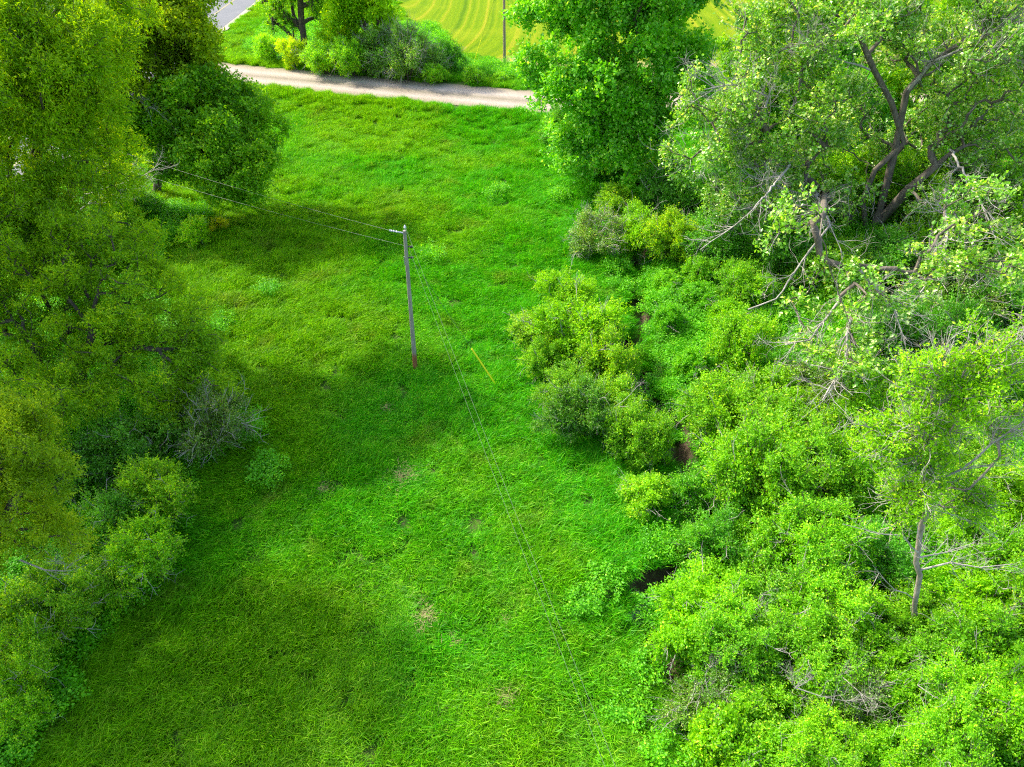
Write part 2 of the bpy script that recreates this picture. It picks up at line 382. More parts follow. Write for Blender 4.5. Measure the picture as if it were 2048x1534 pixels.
def scatter(name, pts, rot, scl, idx, meshes):
    """one object of points, a geometry-nodes instancer on it"""
    src = bpy.data.collections.new(name + '_sources')
    for k, me in enumerate(meshes):
        so = bpy.data.objects.new('%s_patch_%02d' % (name, k), me); src.objects.link(so)
    me = bpy.data.meshes.new(name); me.vertices.add(len(pts)); me.vertices.foreach_set('co', pts.astype(np.float32).ravel())
    a = me.attributes.new('rot', 'FLOAT_VECTOR', 'POINT'); a.data.foreach_set('vector', rot.astype(np.float32).ravel())
    a = me.attributes.new('scl', 'FLOAT_VECTOR', 'POINT'); a.data.foreach_set('vector', scl.astype(np.float32).ravel())
    a = me.attributes.new('idx', 'INT', 'POINT'); a.data.foreach_set('value', idx.astype(np.int32))
    o = add(name, me)
    ng = bpy.data.node_groups.new(name, 'GeometryNodeTree')
    ng.interface.new_socket('Geometry', in_out='INPUT', socket_type='NodeSocketGeometry'); ng.interface.new_socket('Geometry', in_out='OUTPUT', socket_type='NodeSocketGeometry')
    gi = ng.nodes.new('NodeGroupInput'); go = ng.nodes.new('NodeGroupOutput'); ip = ng.nodes.new('GeometryNodeInstanceOnPoints')
    ci = ng.nodes.new('GeometryNodeCollectionInfo'); ci.inputs['Collection'].default_value = src
    ci.inputs['Separate Children'].default_value = True; ci.inputs['Reset Children'].default_value = True
    def na(nm, t):
        x = ng.nodes.new('GeometryNodeInputNamedAttribute'); x.data_type = t; x.inputs['Name'].default_value = nm; return [s for s in x.outputs if s.enabled and s.name == 'Attribute'][0]
    e = ng.nodes.new('FunctionNodeEulerToRotation'); ng.links.new(na('rot', 'FLOAT_VECTOR'), e.inputs[0])
    L = ng.links.new; L(gi.outputs[0], ip.inputs['Points']); L(ci.outputs[0], ip.inputs['Instance']); ip.inputs['Pick Instance'].default_value = True
    L(na('idx', 'INT'), ip.inputs['Instance Index']); L(e.outputs[0], ip.inputs['Rotation']); L(na('scl', 'FLOAT_VECTOR'), ip.inputs['Scale']); L(ip.outputs[0], go.inputs[0])
    md = o.modifiers.new('scatter', 'NODES'); md.node_group = ng
    return o

def in_poly(x, y, poly):
    c = np.zeros(np.shape(x), bool); j = len(poly) - 1
    for i in range(len(poly)):
        xi, yi = poly[i]; xj, yj = poly[j]
        m = ((yi > y) != (yj > y)) & (x < (xj - xi) * (y - yi) / ((yj - yi) if yj != yi else 1e-9) + xi)
        c ^= m; j = i
    return c

R = np.random.default_rng(11)
def grid_points(x0, x1, y0, y1, s, margin=260):
    a, b = np.meshgrid(np.arange(x0, x1, s), np.arange(y0, y1, s)); a = a.ravel() + R.uniform(-.5, .5, a.size) * s; b = b.ravel() + R.uniform(-.5, .5, b.size) * s
    z = height(a, b); px, py = proj(np.column_stack([a, b, z]))
    k = (px > -margin) & (px < 2048 + margin) & (py > -margin) & (py < 1534 + margin) & (b > 2)
    return a[k], b[k], z[k]
DRY = [(415, 1300, .45), (850, 1235, .8), (800, 958, 1.0), (905, 1290, .5), (1010, 1405, .6), (640, 985, .5), (880, 1430, .5), (1040, 845, .5), (770, 820, .35), (720, 1180, .35), (1010, 1250, .4)]
dryw = [(G(a, b), c) for a, b, c in DRY]
# meadow
a, b, z = grid_points(-60, 40, 3, 128, .95)
dd, _ = pdist(a, b, DITCH); dr, _ = pdist(a, b, ROAD)
keep = (dd > .60 + .35 * np.exp(-((a - POOL[0]) ** 2 + (b - POOL[1]) ** 2) / 1.5)) & (dr > GR_W + .35) & (np.abs(a - AX) > 4.3)
keep &= ~((b > np.interp(a, ex, ey) - .6) & (a > ex[0] - 2))
a, b, z, dd, dr = [q[keep] for q in (a, b, z, dd, dr)]
hs = 1.0 + .26 * wob(a * 1.9 + 5, b * 1.7) + .22 * wob(a * 5.1, b * 4.3) + R.normal(0, .12, len(a))
for (p, c) in dryw:
    hs = hs * (1 - .42 * sstep(c * 1.3, c * .3, np.hypot(a - p[0], b - p[1])))
hs *= 1 + .45 * sstep(5.5, 4.2, dr) * sstep(3.2, 3.9, dr)
hs = np.clip(hs, .35, 1.6)
rz = .9 * wob(a * .55, b * .6) + R.normal(0, .55, len(a)) - .6
rot = np.column_stack([R.normal(0, .04, len(a)), R.normal(0, .04, len(a)), rz])
gm = [blade_patch('grass_patch', 1300, 1.6, .26, .48, .025, 40 + k, M['grass']) for k in range(5)]
o = scatter('meadow_grass', np.column_stack([a, b, z]), rot, np.column_stack([np.ones(len(a)), np.ones(len(a)), hs]), R.integers(0, 5, len(a)), gm)
tag(o, 'tall bright green grass filling the clearing and the verges', 'grass', kind='stuff')
# flattened dry litter in the bare spots
V = []; F4 = []; F3 = []; rn = []
for (p, c) in dryw:
    n = int(260 * c * c + 60); rr = np.abs(R.normal(0, .55 * c, n)); t = R.uniform(0, 6.28, n)
    B = np.column_stack([p[0] + rr * np.cos(t), p[1] + rr * np.sin(t) * 1.1, np.full(n, 0.)]); B[:, 2] = height(B[:, 0], B[:, 1]) + R.uniform(.05, .22, n)
    t = R.normal(.6, .9, n); D = np.column_stack([np.cos(t), np.sin(t), R.normal(0, .2, n)]) * R.uniform(.15, .4, (n, 1)); s_ = np.column_stack([-np.sin(t), np.cos(t), np.zeros(n)]) * .011
    k0 = len(V) * 0 + sum(len(v) for v in V); V.append(np.stack([B - s_, B + s_, B + D], 1).reshape(-1, 3)); i = np.arange(n) * 3 + k0; F3.append(np.stack([i, i + 1, i + 2], 1))
m_, n_, o_ = mat('dry_litter'); p_ = N(n_, 'ShaderNodeBsdfPrincipled'); p_.inputs['Roughness'].default_value = .9
n_.links.new(ramp(n_, noise(n_, geopos(n_), 9, 3), [(.3, (.14, .13, .03)), (.7, (.36, .32, .12))]), p_.inputs['Base Color']); n_.links.new(p_.outputs[0], o_.inputs[0])
o = add('dry_grass', mesh('dry_grass', np.concatenate(V), [np.concatenate(F3)], m_)); tag(o, 'flattened straw coloured grass in thin spots of the meadow', 'dry grass', kind='stuff')

# broadleaf cover right of the ditch and under the trees
HP = [G0(*q)[:2] for q in ((1290, 560), (1300, 700), (1345, 880), (1380, 960), (1390, 1070), (1300, 1250), (1420, 1560), (1460, 1900), (2700, 1900), (2700, 300), (2048, 250), (1400, 280), (1340, 400), (1330, 500))]
HP2 = [G0(*q)[:2] for q in ((-500, 380), (200, 400), (420, 430), (300, 560), (380, 700), (430, 800), (520, 870), (400, 960), (330, 1130), (200, 1300), (60, 1560), (-500, 1900))]
HP3 = [G0(*q)[:2] for q in ((480, 100), (520, 118), (700, 150), (880, 160), (1090, 170), (1090, 150), (930, 125), (870, 60), (700, 40), (560, 40))]
a, b, z = grid_points(-60, 60, 3, 96, .8)
dd, _ = pdist(a, b, DITCH); dr, _ = pdist(a, b, ROAD)
inside = (in_poly(a, b, HP) | in_poly(a, b, HP2) | in_poly(a, b, HP3)) & (dd > .55) & (dr > GR_W + .8)
spots = [G(*q)[:2] for q in ((1010, 385), (1120, 400), (1060, 370), (1150, 330), (985, 400), (1200, 300), (560, 935), (540, 960), (870, 520), (1035, 430), (840, 470), (890, 1290), (1230, 1020), (1300, 1100), (310, 640), (450, 650), (1130, 780), (545, 590))]
near = np.zeros(len(a), bool)
for s_ in spots: near |= np.hypot(a - s_[0], b - s_[1]) < R.uniform(-.5, .8, len(a))
edge = (dd < 2.0) & (dd > .5) & (R.random(len(a)) < .25) & (np.hypot(a - POOL[0], b - POOL[1]) > 1.3)
k = inside | near | edge
a, b, z, dd = [q[k] for q in (a, b, z, dd)]
hm = [herb_patch('herb_patch', 60, 15, 1.3, .74, .10, 60 + k, M['leaf_mid']) for k in range(4)]
sc = np.clip(1 + .5 * wob(a * 1.3, b * 1.5 + 3) + R.normal(0, .22, len(a)), .4, 2.1)
o = scatter('ground_cover', np.column_stack([a, b, z]), np.column_stack([R.normal(0, .05, len(a)), R.normal(0, .05, len(a)), R.uniform(0, 6.28, len(a))]), np.column_stack([np.ones(len(a)), np.ones(len(a)), sc]), R.integers(0, 4, len(a)), hm)
tag(o, 'broadleaf weeds and nettles covering the ground beyond the ditch', 'weeds', kind='stuff'); o.color = (.72, 1.05, .7, 1)

# ------------------------------------------------------------------ wood and leaves
def tube_chain(P, Rr, sides, V, F4, off):
    P = np.asarray(P); n = len(P)
    T = nrm(np.gradient(P, axis=0)); ref = np.array([.31, .87, .2]) if abs(T[0][2]) > .5 else np.array([.1, .2, 1.0])
    A = nrm(np.cross(T, ref)); B = np.cross(T, A)
    ang = np.arange(sides) * 2 * math.pi / sides
    ring = P[:, None] + (A[:, None] * np.cos(ang)[None, :, None] + B[:, None] * np.sin(ang)[None, :, None]) * np.asarray(Rr)[:, None, None]
    V.append(ring.reshape(-1, 3)); i = np.arange(n - 1)[:, None] * sides; j = np.arange(sides)[None]; j2 = (j + 1) % sides
    F4.append(off + np.stack([i + j, i + j2, i + sides + j2, i + sides + j], -1).reshape(-1, 4)); return off + n * sides

def tubes(name, chains, material, pale=()):
    V, F = [], []; off = 0; n0 = 0
    for k_, (P, Rr) in enumerate(list(chains) + list(pale)):
        if k_ == len(chains): n0 = sum(len(f) for f in F)
        r0 = Rr[0]; s = 10 if r0 > .15 else 6 if r0 > .05 else 4 if r0 > .02 else 3
        off = tube_chain(P, Rr, s, V, F, off)
    me = mesh(name, np.concatenate(V), [np.concatenate(F)], material, smooth=True)
    if pale:
        me.materials.append(M['deadwood']); mi = np.zeros(len(me.polygons), np.int32); mi[n0:] = 1; me.polygons.foreach_set('material_index', mi)
    return me

def blob_points(blobs, n, r, shell=.62, subs=15):
    """leaf-bearing points: every ellipsoid is broken into smaller clumps over its surface, which leaves gaps and lobes"""
    w = np.array([b[3] * b[4] * b[5] for b in blobs]) ** .8; w /= w.sum(); out = []
    for b, ww in zip(blobs, w):
        m = max(8, int(n * ww)); R3 = np.array(b[3:6]); k = subs
        d = nrm(r.normal(size=(k, 3)) + np.array([0, 0, .25])); c = d * r.uniform(.5, 1.0, (k, 1)) * R3
        sr = r.uniform(.15, .36, k); c = np.vstack([c, [[0, 0, 0]]]); sr = np.append(sr, .3)
        pw = sr ** 2; pw /= pw.sum(); ki = r.choice(k + 1, m, p=pw); q = nrm(r.normal(size=(m, 3)) + np.array([0, 0, .3]))
        out.append(np.array(b[:3]) + c[ki] + q * (r.uniform(shell * .6, 1, m) * sr[ki])[:, None] * R3)
    return np.concatenate(out)

def build_skeleton(init, attract, bf=.35):
    """init: list of (pos, parent). attractors join greedily, cost = distance + bf * path length"""
    pos = [np.asarray(p, float) for p, _ in init]; par = [q for _, q in init]
    pl = [0.0] * len(pos)
    for i_, q in enumerate(par):
        if q >= 0: pl[i_] = pl[q] + np.linalg.norm(pos[i_] - pos[q])
    A = np.asarray(attract); n = len(A); alive = np.ones(n, bool); cost = np.full(n, 1e9); who = np.zeros(n, int)
    def relax(k):
        c = np.linalg.norm(A - pos[k], axis=1) + bf * pl[k]; m = c < cost; cost[m] = c[m]; who[m] = k
    for k in range(len(pos)): relax(k)
    for _ in range(n):
        k = int(np.argmin(np.where(alive, cost, 1e9))); alive[k] = False; q = who[k]
        pos.append(A[k]); par.append(q); pl.append(pl[q] + np.linalg.norm(A[k] - pos[q])); relax(len(pos) - 1)
    return np.array(pos), np.array(par)

def wood_chains(pos, par, base_r, tip_r, r, power=.46, jit=.07, minr=0.0):
    n = len(pos); cnt = np.ones(n); kids = [[] for _ in range(n)]
    order = range(n - 1, -1, -1)
    for i_ in order:
        if par[i_] >= 0: cnt[par[i_]] += cnt[i_]; kids[par[i_]].append(i_)
    rad = np.maximum(tip_r, base_r * (cnt / cnt[0]) ** power)
    chains = []; stack = [k for k in range(n) if par[k] < 0]
    starts = [(k, None) for k in stack]
    while starts:
        k, p = starts.pop(); path = [k] if p is None else [p, k]
        cur = k
        while kids[cur]:
            ks = sorted(kids[cur], key=lambda q: -cnt[q])
            for q in ks[1:]: starts.append((q, cur))
            cur = ks[0]; path.append(cur)
        P = [pos[path[0]]]; rr0 = rad[path[0]] if p is None else min(rad[path[0]], rad[k] * 1.25); Rr = [rr0]
        for a_, b_ in zip(path[:-1], path[1:]):
            v = pos[b_] - pos[a_]; L = np.linalg.norm(v); m = max(1, int(L / .55))
            for t in range(1, m + 1):
                f = t / m; q = pos[a_] + v * f
                if t < m: q = q + r.normal(0, jit * min(L, 2) * .6, 3)
                P.append(q); Rr.append(Rr[-1] + (rad[b_] - Rr[-1]) * (1 / (m - t + 1)))
        if Rr[0] >= minr and len(P) > 1: chains.append((np.array(P), np.array(Rr)))
    return chains, cnt, kids

def sprays(nodes, outward, r, K, m, L, leaf, material, name, up=.25, droop=.0, width=.55, tilt=.55, bright=.08, twig_frac=.0):
    n = len(nodes); T = nrm(outward[:, None] * .75 + r.normal(0, .65, (n, K, 3)) + np.array([0, 0, up]))
    O = nodes[:, None] + r.normal(0, L * .22, (n, K, 3)); Lt = L * r.uniform(.5, 1.15, (n, K, 1))
    t = (np.arange(m) + .6) / m
    P = O[:, :, None] + T[:, :, None] * Lt[:, :, None] * t[None, None, :, None] + np.array([0, 0, -droop]) * (t ** 2)[None, None, :, None] * L
    D = T[:, :, None] * .55 + r.normal(0, .75, (n, K, m, 3)); D[..., 2] -= droop * .8 + .1
    g = np.repeat(r.random(n), K * m)
    me = leaf_mesh(name, P.reshape(-1, 3) + r.normal(0, leaf * .3, (n * K * m, 3)), D.reshape(-1, 3), leaf, r, material, width, tilt, g, bright)
    ch = []
    if twig_frac > 0:
        for a_ in range(n):
            for b_ in range(K):
                if r.random() < twig_frac:
                    p0 = O[a_, b_]; p1 = p0 + T[a_, b_] * Lt[a_, b_] * 1.15; mid = (p0 + p1) / 2 + r.normal(0, .05, 3)
                    ch.append((np.array([p0, mid, p1]), np.array([.011, .009, .005])))
    return me, ch

def twig_fan(P0, D, L, r, depth=3, r0=.03, out=None):
    """bare forking deadwood"""
    if out is None: out = []
    n = 5; P = [np.array(P0)]; d = nrm(np.array(D, float))
    for k in range(n): d = nrm(d + r.normal(0, .16, 3) + np.array([0, 0, .03])); P.append(P[-1] + d * L / n)
    out.append((np.array(P), np.linspace(r0, r0 * .35, n + 1)))
    if depth > 0:
        for k in range(r.integers(3, 6)):
            i_ = r.integers(1, n + 1); dd_ = nrm(d + r.normal(0, .75, 3)); twig_fan(P[i_], dd_, L * r.uniform(.35, .65), r, depth - 1, r0 * .5, out)
    return out

def poly_chain(pts, r0, r1, r, jit=.05, step=.5):
    P = [np.array(pts[0], float)]
    for a_, b_ in zip(pts[:-1], pts[1:]):
        a_, b_ = np.array(a_, float), np.array(b_, float); m = max(1, int(np.linalg.norm(b_ - a_) / step))
        for t in range(1, m + 1): P.append(a_ + (b_ - a_) * t / m + (r.normal(0, jit, 3) if t < m else 0))
    return np.array(P), np.linspace(r0, r1, len(P))

def tree(name, label, cat, base, trunks, blobs, n, seed, leafmat, barkmat='bark', base_r=.25, K=5, m=6, L=.55, leaf=.13, bf=.35, up=.25, droop=0., width=.55, tilt=.55,
         bright=.08, shell=.62, twig=0., dead=None, group=None, tip_r=.012, bare=0.0, color=None, trunkname='trunk', power=.46):
    """trunks: polylines (world points) starting at the base; blobs: crown ellipsoids in world space"""
    r = np.random.default_rng(seed); base = np.array(base, float); root = empty(name, base, label, cat, group)
    init = [(base - np.array([0, 0, .3]), -1)]
    for tr in trunks:
        prev = 0
        q0 = base
        for q in tr:
            q = np.array(q, float); Ls = np.linalg.norm(q - q0); mm = max(1, int(Ls / .8))
            for t in range(1, mm + 1):
                init.append((q0 + (q - q0) * t / mm, prev)); prev = len(init) - 1
            q0 = q
    A = blob_points(blobs, n, r, shell); A = A[A[:, 2] > height(A[:, 0], A[:, 1]) + .15]
    pos, par = build_skeleton(init, A, bf)
    ch, cnt, kids = wood_chains(pos, par, base_r, tip_r, r, power=power)
    nodes = pos[len(init):]; pp = pos[par[len(init):]]
    cen = np.mean([b[:3] for b in blobs], axis=0)
    outw = nrm(nrm(nodes - pp) * .6 + nrm(nodes - cen) * .6)
    leafy = r.random(len(nodes)) >= bare
    lm, tw = sprays((nodes)[leafy], outw[leafy], r, K, m, L, leaf, M[leafmat], 'crown', up, droop, width, tilt, bright, twig)
    c2 = []
    for q, d_ in zip(nodes[~leafy], outw[~leafy]): twig_fan(q, d_, L * 2.0, r, 1, .016, c2)
    tr_o = add(trunkname, tubes(trunkname, [(P - base, Rr) for P, Rr in ch + tw], M[barkmat], [(P - base, Rr) for P, Rr in c2]), root)
    lm.vertices.foreach_get  # mesh is in world space: shift it to the base
    v = np.empty(len(lm.vertices) * 3, np.float32); lm.vertices.foreach_get('co', v); v = v.reshape(-1, 3) - base.astype(np.float32); lm.vertices.foreach_set('co', v.ravel()); lm.update()
    cr = add('crown', lm, root)
    if color: cr.color = (*color, 1)
    for dn in (dead or []):
        c3 = [(P - base, Rr) for P, Rr in dn]; add('dead_branch', tubes('dead_branch', c3, M['deadwood']), root)
    return root

def dead_limb(pts, r0, seed, fans=8, L=1.2, depth=2, bias=(0, 0, 0)):
    r = np.random.default_rng(seed); P, Rr = poly_chain(pts, r0, r0 * .3, r, .04); out = [(P, Rr)]
    for k in range(fans):
        i_ = int(len(P) * r.uniform(.25, 1)) - 1; d = nrm(P[i_] - P[max(i_ - 1, 0)] + 1e-6) + r.normal(0, .6, 3) + np.array(bias)
        twig_fan(P[i_], d, L * r.uniform(.6, 1.2), r, depth, r0 * .3, out)
    return out

# ---- cottonwood on the right: three stems, spreading limbs, much dead wood
Yc = 41.5
cb = G(1735, 478)
bz = lambda px, py, z, r_: (*G0(px, py, z), r_, r_, r_)
b1 = lambda px, py, Y, r_, ry=None, rz=None: (*at(px, py, Y), r_, ry or r_, rz or r_)
D1 = dead_limb([at(1629, 379, 40.5), G0(1660, 450, 7.5), G0(1604, 522, 6), G0(1552, 598, 5), G0(1496, 619, 4.5)], .11, 5, 16, 2.0, 2, (-.3, -.2, -.25))
D2 = dead_limb([at(1890, 380, 39.5), G0(1892, 491, 6), G0(1850, 573, 5), G0(1820, 610, 4.5)], .12, 6, 18, 2.0, 2, (0, -.2, -.3))
D3 = dead_limb([G0(1680, 600, 6), G0(1620, 680, 5), G0(1570, 690, 4.5)], .07, 7, 14, 1.7, 2, (-.2, 0, -.1))
D4 = dead_limb([G0(1700, 640, 6), G0(1690, 720, 5), G0(1645, 800, 4)], .07, 8, 14, 1.6, 2, (0, 0, -.2))
D5 = dead_limb([at(1552, 302, 40), at(1522, 240, 39.5), at(1537, 194, 39.5), at(1470, 170, 39), at(1409, 179, 38.5)], .09, 9, 20, 2.0, 2, (-.2, 0, .1))
D6 = dead_limb([at(1813, 184, 42), at(1865, 123, 41), at(1946, 87, 40), at(2040, 30, 39)], .12, 10, 20, 2.2, 2)
D8 = dead_limb([at(1580, 330, 39), G0(1505, 420, 8.5), G0(1450, 465, 7), G0(1400, 500, 6)], .07, 12, 18, 1.5, 2, (-.2, -.1, 0))
D9 = dead_limb([at(1900, 300, 39.5), G0(1960, 400, 8), G0(2005, 520, 6), G0(2030, 570, 5)], .07, 13, 18, 1.7, 2, (.1, -.1, -.1))
D10 = dead_limb([G0(1720, 540, 8), G0(1790, 620, 6), G0(1810, 690, 5)], .06, 14, 16, 1.5, 2, (0, -.1, -.1))
D11 = dead_limb([at(1946, 87, 40), at(2000, 110, 39), at(2060, 130, 38)], .06, 15, 18, 1.6, 2, (0, -.1, .2))
D12 = dead_limb([at(1740, 140, 41), at(1660, 110, 40.5), at(1590, 60, 40)], .06, 16, 18, 1.6, 2, (-.1, -.1, .1))
D7 = dead_limb([at(1640, 390, 40), at(1590, 385, 39), at(1500, 350, 38.5), at(1440, 400, 38)], .07, 11, 16, 1.7, 2, (-.3, -.1, -.1))
tree('cottonwood_tree', 'huge spreading grey limbed tree with silvery leaves and hanging dead branches at upper right', 'tree', cb,
     [[at(1747, 455, Yc), at(1818, 378, Yc - .5), at(1900, 307, Yc - 1), at(1990, 260, Yc - 2)],
      [at(1706, 445, Yc), at(1614, 358, Yc - .8), at(1552, 302, Yc - 1.5), at(1522, 240, Yc - 2), at(1440, 200, Yc - 2)],
      [at(1725, 400, Yc + .3), at(1750, 340, Yc + .3), at(1808, 286, Yc + .5), at(1783, 205, Yc + .5), at(1747, 138, Yc + .2), at(1722, 80, Yc), at(1700, 0, Yc)],
      [at(1760, 420, Yc + .2), at(1790, 300, Yc + .6), at(1813, 184, Yc + .5), at(1865, 123, Yc), at(1960, 60, Yc - .5)],
      [at(1706, 445, Yc), at(1650, 385, Yc - .6), G0(1640, 470, 10.5), G0(1668, 560, 8.5), G0(1700, 650, 7), G0(1705, 720, 5.6)]],
     [b1(1430, 290, 39.5, 3.0), b1(1470, 200, 40, 2.8), b1(1480, 380, 39, 2.6), b1(1560, 120, 42, 3.2), b1(1540, 30, 43, 2.6), b1(1640, 200, 40.5, 2.6), b1(1700, 50, 42, 3.0), b1(1830, 40, 42, 3.2), b1(1580, 300, 39, 2.2),
      b1(1950, 150, 40, 3.0), b1(2040, 60, 40, 3.4), b1(1950, 290, 40.5, 2.4), b1(2050, 300, 40, 2.6), b1(1880, 230, 43, 2.4), b1(1650, 300, 42, 1.8), b1(2040, 420, 38, 2.4), b1(1960, 470, 37, 2.0), b1(1640, 420, 39, 1.6),
      bz(1680, 570, 6, 1.6), bz(1720, 650, 5.8, 1.8), bz(1620, 640, 5, 1.2), bz(1790, 580, 6, 1.5), bz(1720, 740, 4.5, 1.4), bz(1650, 730, 4.5, 1.0),
      b1(1850, 330, 44, 2.2), b1(1790, 130, 44, 2.6), b1(1700, 250, 44, 2.0), b1(1900, 400, 41, 2.0), b1(1760, 300, 44, 1.8), b1(1980, 200, 43, 2.6), b1(1900, 100, 43, 2.4), b1(2000, 380, 41, 2.2), b1(1860, 260, 45, 2.2), b1(1560, 380, 39, 1.8), bz(1580, 450, 8, 1.4), b1(1700, 400, 38.5, 1.5), b1(1830, 420, 38, 1.6), bz(1950, 450, 8, 1.8), bz(2020, 520, 7, 1.6), bz(1860, 520, 7, 1.3), b1(1480, 440, 38, 1.4)],
     3700, 101, 'leaf_silver', 'bark_grey', base_r=.5, K=5, m=8, L=.62, leaf=.18, bf=.25, width=.75, tilt=.8, twig=.5, dead=[D1, D2, D3, D4, D5, D6, D7, D8, D9, D10, D11, D12], bare=.24, up=.1, bright=.2, shell=.5, color=(1.45, 1.4, 1.3))

# ---- poplar beside the gravel road
hb = G(1245, 350)
tree('poplar_tree', 'tall dense dark green tree at the gravel road end, left of the spreading tree', 'tree', hb,
     [[at(1240, 250, hb[1]), at(1230, 100, hb[1] + .3), at(1225, -60, hb[1])], [at(1180, 200, hb[1]), at(1150, 60, hb[1] + 1)], [at(1300, 200, hb[1]), at(1330, 50, hb[1] + 1)]],
     [b1(1130, 60, 51.5, 3.0), b1(1220, 20, 51, 3.6), b1(1160, 190, 50.5, 3.0), b1(1240, 150, 49.5, 3.2), b1(1330, 60, 51, 3.6), b1(1320, 190, 50, 2.8), b1(1140, 290, 50, 1.8), b1(1210, 270, 48.8, 2.2), b1(1390, 140, 52, 2.4), b1(1240, -90, 51, 4.2), b1(1110, -40, 52, 2.6), b1(1290, 290, 49, 1.8), b1(1350, -40, 52, 3.4), b1(1200, 230, 49, 2.4), b1(1260, 240, 48.5, 2.4), b1(1120, 180, 50.5, 2.0), b1(1320, 270, 49, 2.0), b1(1180, 300, 48.5, 1.8), b1(1240, 310, 48, 1.8)],
     3300, 102, 'leaf_deep', base_r=.35, K=6, m=8, L=.75, leaf=.24, width=.7, tilt=.7, up=.35, bright=.16, color=(1.6, 1.4, 1.3))

# ---- half dead tree in the thicket
mb = G(1825, 1278)
Ym = mb[1]
Dm = [dead_limb([at(1836, 1105, Ym), at(1800, 1070, Ym - .2), at(1740, 1062, Ym - .3), at(1685, 1048, Ym - .3)], .035, 21, 7, .8, 1),
      dead_limb([at(1840, 1140, Ym), at(1900, 1125, Ym - .1), at(1960, 1135, Ym - .3), at(2025, 1128, Ym - .4)], .04, 22, 9, .9, 2, (0, 0, .1)),
      dead_limb([at(1838, 1115, Ym), at(1890, 1105, Ym + .5), at(1950, 1085, Ym + .8)], .035, 23, 9, .9, 2, (0, 0, .1)),
      dead_limb([at(1850, 970, Ym + .1), at(1920, 940, Ym), at(1980, 890, Ym), at(2050, 840, Ym)], .05, 24, 14, 1.1, 2, (.2, 0, .1)),
      dead_limb([at(1856, 900, Ym), at(1835, 850, Ym), at(1815, 810, Ym + .2)], .035, 25, 9, .8, 2, (0, 0, .3)),
      dead_limb([at(1860, 860, Ym + .2), at(1870, 760, Ym + 1), at(1905, 650, Ym + 1.5)], .035, 26, 12, 1.0, 2, (0, 0, .4)),
      dead_limb([at(1830, 1200, Ym), at(1790, 1180, Ym - .1), at(1745, 1130, Ym)], .025, 27, 6, .7, 1)]
tree('half_dead_tree', 'slim half dead tree with bare pale side branches rising from the lower right thicket', 'tree', mb,
     [[at(1829, 1210, Ym), at(1840, 1150, Ym), at(1836, 1100, Ym + .1), at(1844, 1045, Ym + .1), at(1862, 1000, Ym + .1), at(1853, 940, Ym + .1), at(1858, 880, Ym + .2), at(1865, 780, Ym + .4)]],
     [b1(1820, 960, Ym, .9), b1(1880, 900, Ym + .2, .9), b1(1830, 850, Ym + .3, .8), b1(1900, 800, Ym + .6, .9), b1(1850, 740, Ym + .8, .8), b1(1950, 760, Ym + .6, .7), b1(1800, 1010, Ym - .3, .7), b1(1930, 1000, Ym, .8), b1(1780, 880, Ym + .3, .8), b1(2000, 860, Ym + .6, .8), b1(1990, 700, Ym + 1, .9)],
     850, 103, 'leaf_mid', 'bark_pale', base_r=.082, K=6, m=8, L=.36, leaf=.095, width=.5, tilt=.7, twig=.35, dead=Dm, bare=.18, color=(1.35, 1.25, 1.2), power=.36)

# ---- left side trees
def broad(name, label, base, blobs, n, seed, leafmat, trunks=None, **kw):
    base = np.array(base); top = np.mean([b[:3] for b in blobs], axis=0)
    return tree(name, label, 'tree', base, trunks or [[base * .6 + top * .4 + np.array([.3, 0, 0]), top]], blobs, n, seed, leafmat, **kw)
Dl = dead_limb([at(235, 170, 45), at(290, 210, 44.5), at(320, 225, 44)], .05, 31, 16, 1.3, 2, (.1, -.2, -.2))
broad('ash_tree', 'bright yellow green tree nearest the asphalt road on the left side', G(330, 400) + np.array([-1, 1, 0]),
      [b1(335, 90, 49, 3.0), b1(290, 180, 47.5, 2.6), b1(385, 180, 48, 2.4), b1(270, 60, 49, 3.0), b1(390, 90, 50, 1.6), b1(230, 130, 46, 2.2), b1(340, 0, 50, 3.0)],
      2300, 104, 'leaf_yellow', K=6, m=8, L=.75, leaf=.24, base_r=.28, dead=[Dl], width=.5, twig=.06)
broad('maple_tree', 'dark green low branched tree at the upper left edge of the meadow', G(430, 360) + np.array([0, .5, 0]),
      [b1(400, 240, 46.5, 2.9), b1(350, 310, 45, 2.4), b1(440, 310, 45, 2.6), b1(500, 320, 45, 1.9), b1(460, 210, 47.5, 2.2), b1(300, 270, 45, 2.4), b1(520, 250, 47, 1.5)],
      1800, 105, 'leaf_mid', K=6, m=8, L=.7, leaf=.22, base_r=.26, twig=.06)
broad('boxelder_tree', 'small leafy tree drooping to the grass below the dark low branched tree', G(480, 400),
      [b1(470, 360, 43, 1.9), b1(510, 340, 43.5, 1.5), b1(430, 330, 43, 1.6), b1(500, 385, 42, 1.1)], 800, 106, 'leaf_mid', K=6, m=8, L=.6, leaf=.19, base_r=.14, color=(1.0, 1.0, .9))
Dw = [dead_limb([at(130, 400, 38), at(200, 380, 37), at(260, 360, 36.5), at(320, 335, 36)], .06, 33, 16, 1.2, 2, (.2, 0, .1)),
      dead_limb([at(160, 420, 37), at(230, 385, 37.2), at(290, 372, 37.4)], .05, 34, 12, 1.1, 2, (.1, 0, .1))]
